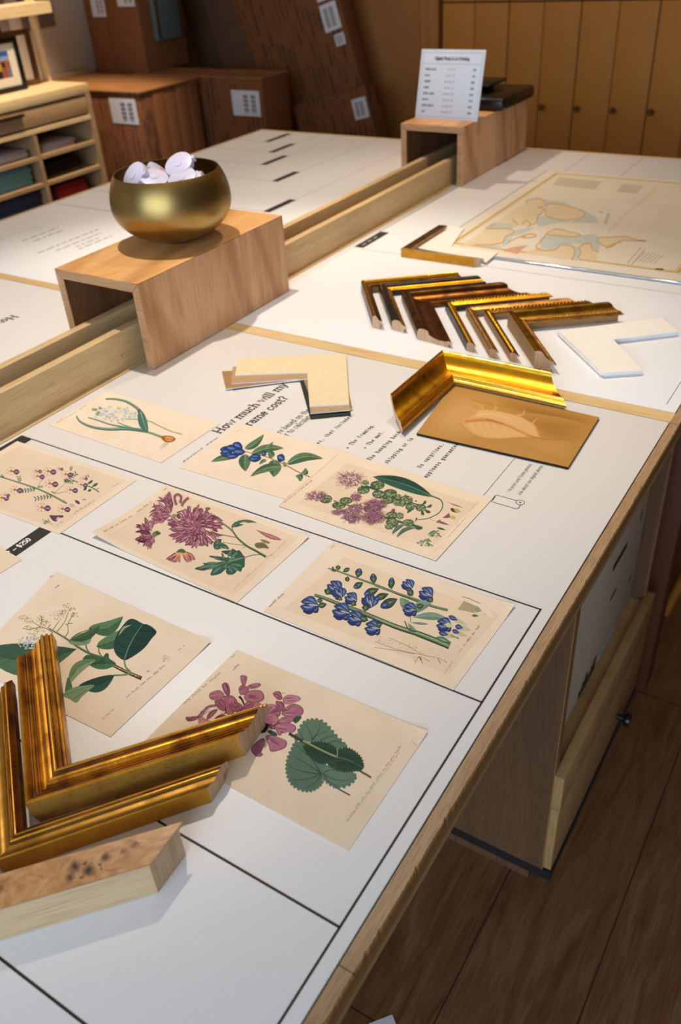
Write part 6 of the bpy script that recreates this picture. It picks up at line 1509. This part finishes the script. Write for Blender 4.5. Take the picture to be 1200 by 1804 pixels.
# 8 purple ironweed
ts = [(601, 794.5), (866, 880), (768, 987.5), (490.5, 891)]
s = Sheet(ts, .0009, .0003, '#f0ddc2', grid=8); plate_mark(s, [(608, 812), (848, 888), (762, 970), (517, 886)], .02)
s.frame(490, 790, 5.714)
def frill(cx, cy, rx, ry, n_, a0=0, a1=360, core=True):
    for i in range(n_):
        a = math.radians(rnd.uniform(a0, a1)); r1 = rnd.uniform(.8, 1.35); r0 = rnd.uniform(.3, .7)
        p = (cx + rx * r0 * math.cos(a), cy + ry * r0 * math.sin(a)); q = (cx + rx * r1 * math.cos(a + .1), cy + ry * r1 * math.sin(a + .1)); m_ = ((p[0] + q[0]) / 2 + rnd.uniform(-9, 9), (p[1] + q[1]) / 2 + rnd.uniform(-7, 7))
        s.line([p, m_, q, (q[0] + rnd.uniform(-12, 12), q[1] + rnd.uniform(-8, 8))], 4.5, rnd.choice(['#b08483', '#a8787c', '#c09a8c', '#8f5f6c']), 2)
    if core:
        for i in range(n_ * 2):
            a = rnd.uniform(0, 6.28); r = rnd.random() ** .6; x, y = cx + rx * .85 * r * math.cos(a), cy + ry * .85 * r * math.sin(a); b_ = rnd.uniform(0, 6.28)
            s.petal((x, y), (x + 18 * math.cos(b_), y + 14 * math.sin(b_)), 8, rnd.choice(['#8d5a72', '#a06e86', '#7b4660', '#b48698', '#94607c']), .2, '#5b3048' if rnd.random() < .35 else None)
def cone(cx, cy, rx, ry, n_=20):
    s.blob([(cx + rx * math.cos(a), cy + ry * math.sin(a)) for a in [i * PI / 5 for i in range(10)]], '#4d6141')
    for i in range(n_):
        a = rnd.uniform(0, 6.28); r = rnd.random() ** .5 * .8; x, y = cx + rx * r * math.cos(a), cy + ry * r * math.sin(a)
        s.petal((x - 9, y + 2), (x + 10, y - 4), 13, rnd.choice(['#93a172', '#a9b283', '#71845a']), .3, '#2f4230')
s.line([(880, 375), (960, 400), (1100, 460), (1250, 520), (1420, 570)], 14, '#3e5d48'); s.line([(560, 525), (620, 550), (740, 580)], 12, '#3c5440'); s.line([(1060, 690), (1200, 730)], 12, '#3c5a48')
frill(730, 315, 130, 78, 90); s.leaf((1, 1), (2, 2), 1, veins=0)
for c_ in ((1000, 370, 72, 44), (860, 420, 62, 40), (1020, 465, 66, 40), (1135, 445, 62, 34), (1120, 515, 64, 38), (880, 345, 34, 26), (480, 510, 66, 44), (685, 525, 66, 34), (610, 575, 68, 36)): cone(*c_)
frill(395, 485, 95, 52, 60, 140, 330); frill(785, 490, 50, 44, 44); frill(970, 570, 95, 50, 70); frill(780, 610, 85, 50, 60); frill(640, 640, 80, 30, 46, 100, 220); frill(740, 700, 90, 50, 70); frill(960, 690, 110, 62, 80)
s.blob([(860, 600), (920, 590), (1010, 610), (960, 645), (880, 640)], '#6b5358')
s.frame(640, 820, 5.217)
s.line([(560, 250), (640, 285), (715, 320), (730, 380), (690, 440), (600, 485), (500, 500)], 14, '#466853', 7); s.leaf((640, 290), (90, 105), 112, '#2f5c4a', '#24493c', '#6c9078', .045, 5, .5, 5)
s.line([(-20, 190), (100, 220), (200, 270), (300, 310), (450, 365), (540, 395)], 12, '#3c5a46'); s.line([(190, 480), (330, 520), (450, 550), (545, 580)], 12, '#3a5845')
for c_ in ((135, 180, 62, 38), (140, 265, 58, 36), (245, 255, 58, 36), (225, 320, 52, 34), (320, 290, 30, 24), (395, 320, 60, 38), (360, 350, 36, 26), (430, 385, 42, 28), (310, 345, 36, 24), (530, 390, 50, 32), (265, 460, 52, 30), (335, 465, 36, 24), (265, 530, 56, 40), (415, 530, 52, 28), (235, 565, 36, 22)): cone(*c_)
for a, b, w_ in (((540, 360), (578, 325), 18), ((580, 385), (632, 362), 18), ((560, 405), (622, 432), 20), ((540, 415), (555, 460), 22), ((480, 500), (495, 480), 14), ((470, 400), (402, 440), 16), ((385, 300), (388, 268), 12), ((470, 330), (495, 322), 10), ((455, 560), (545, 578), 20)): s.petal(a, b, w_, '#3c6049', .1, '#274433')
s.leaf((480, 575), (305, 665), 26, '#456c54', '#365a46', '#86a486', .14, 0, .5, 4); s.leaf((380, 545), (262, 635), 26, '#52775c', '#3a5e48', '#86a486', .08, 0, .5, 4)
s.petal((250, 450), (290, 405), 30, '#8d4f60'); s.line([(480, 520), (490, 490)], 5, '#466853')
frill(120, 365, 80, 50, 60); frill(85, 480, 85, 58, 70)
for a, b, c1_, w_ in (((740, 325), (830, 355), '#b98f80', 5), ((925, 390), (800, 350), '#a4806c', 14), ((870, 435), (800, 395), '#55422e', 34), ((900, 430), (835, 405), '#b8ae5c', 34), ((800, 550), (670, 510), '#855064', 20), ((765, 595), (675, 570), '#3e5b48', 20), ((855, 490), (800, 470), '#c1b86c', 38)): s.petal(a, b, w_, c1_, 0)
for i in range(7): s.petal((800, 480), (728 + i * 9, 475 - i * 7 + (i % 2) * 5), 13, '#8a5164'); 
for i in range(5): s.petal((720, 525), (665 + i * 8, 520 - i * 6), 11, '#925a6c')
for cx, cy, rx, ry in ((655, 632, 55, 30), (565, 712, 66, 36)):
    for i in range(26): a = rnd.uniform(0, 6.28); r = rnd.random() ** .5; x, y = cx + rx * r * math.cos(a), cy + ry * r * math.sin(a); s.petal((x + 14, y + 4), (x - 12, y - 5), 12, rnd.choice(['#8ea07c', '#bfc39a', '#5f7a60']), .2, '#2f4a3a')
    s.line([(cx + rx * .5, cy + 6), (cx + rx * 1.15, cy + ry * .8)], 8, '#33503e')
s.line([(600, 485), (640, 505), (665, 510)], 3, '#a87c74'); s.script((780, 660), (945, 480), 10, '#9c8b70', 2, 51); s.script((975, 425), (1065, 335), 9, '#b09f84', 1.6, 52); s.line([(640, 800), (705, 745)], 2, '#b09f84')
s.frame(490, 790, 5.714); s.script((60, 550), (190, 450), 10, '#a9885c', 2.6, 53); s.script((200, 440), (345, 322), 10, '#a9885c', 2.6, 54); s.line([(15, 570), (600, 60)], 3, '#cfae7c', sm=False)
finish(s, 'botanical print of purple tufted flowers with one long curling dark leaf, beside the headline text')

# 9 corner of one more sheet at the left edge
s = sheet([(-40, 940), (38.5, 986), (-20, 1022), (-90, 980)], '#ecd9bf', grid=6)
finish(s, 'blank cream paper corner poking in at the left edge below the price tab')
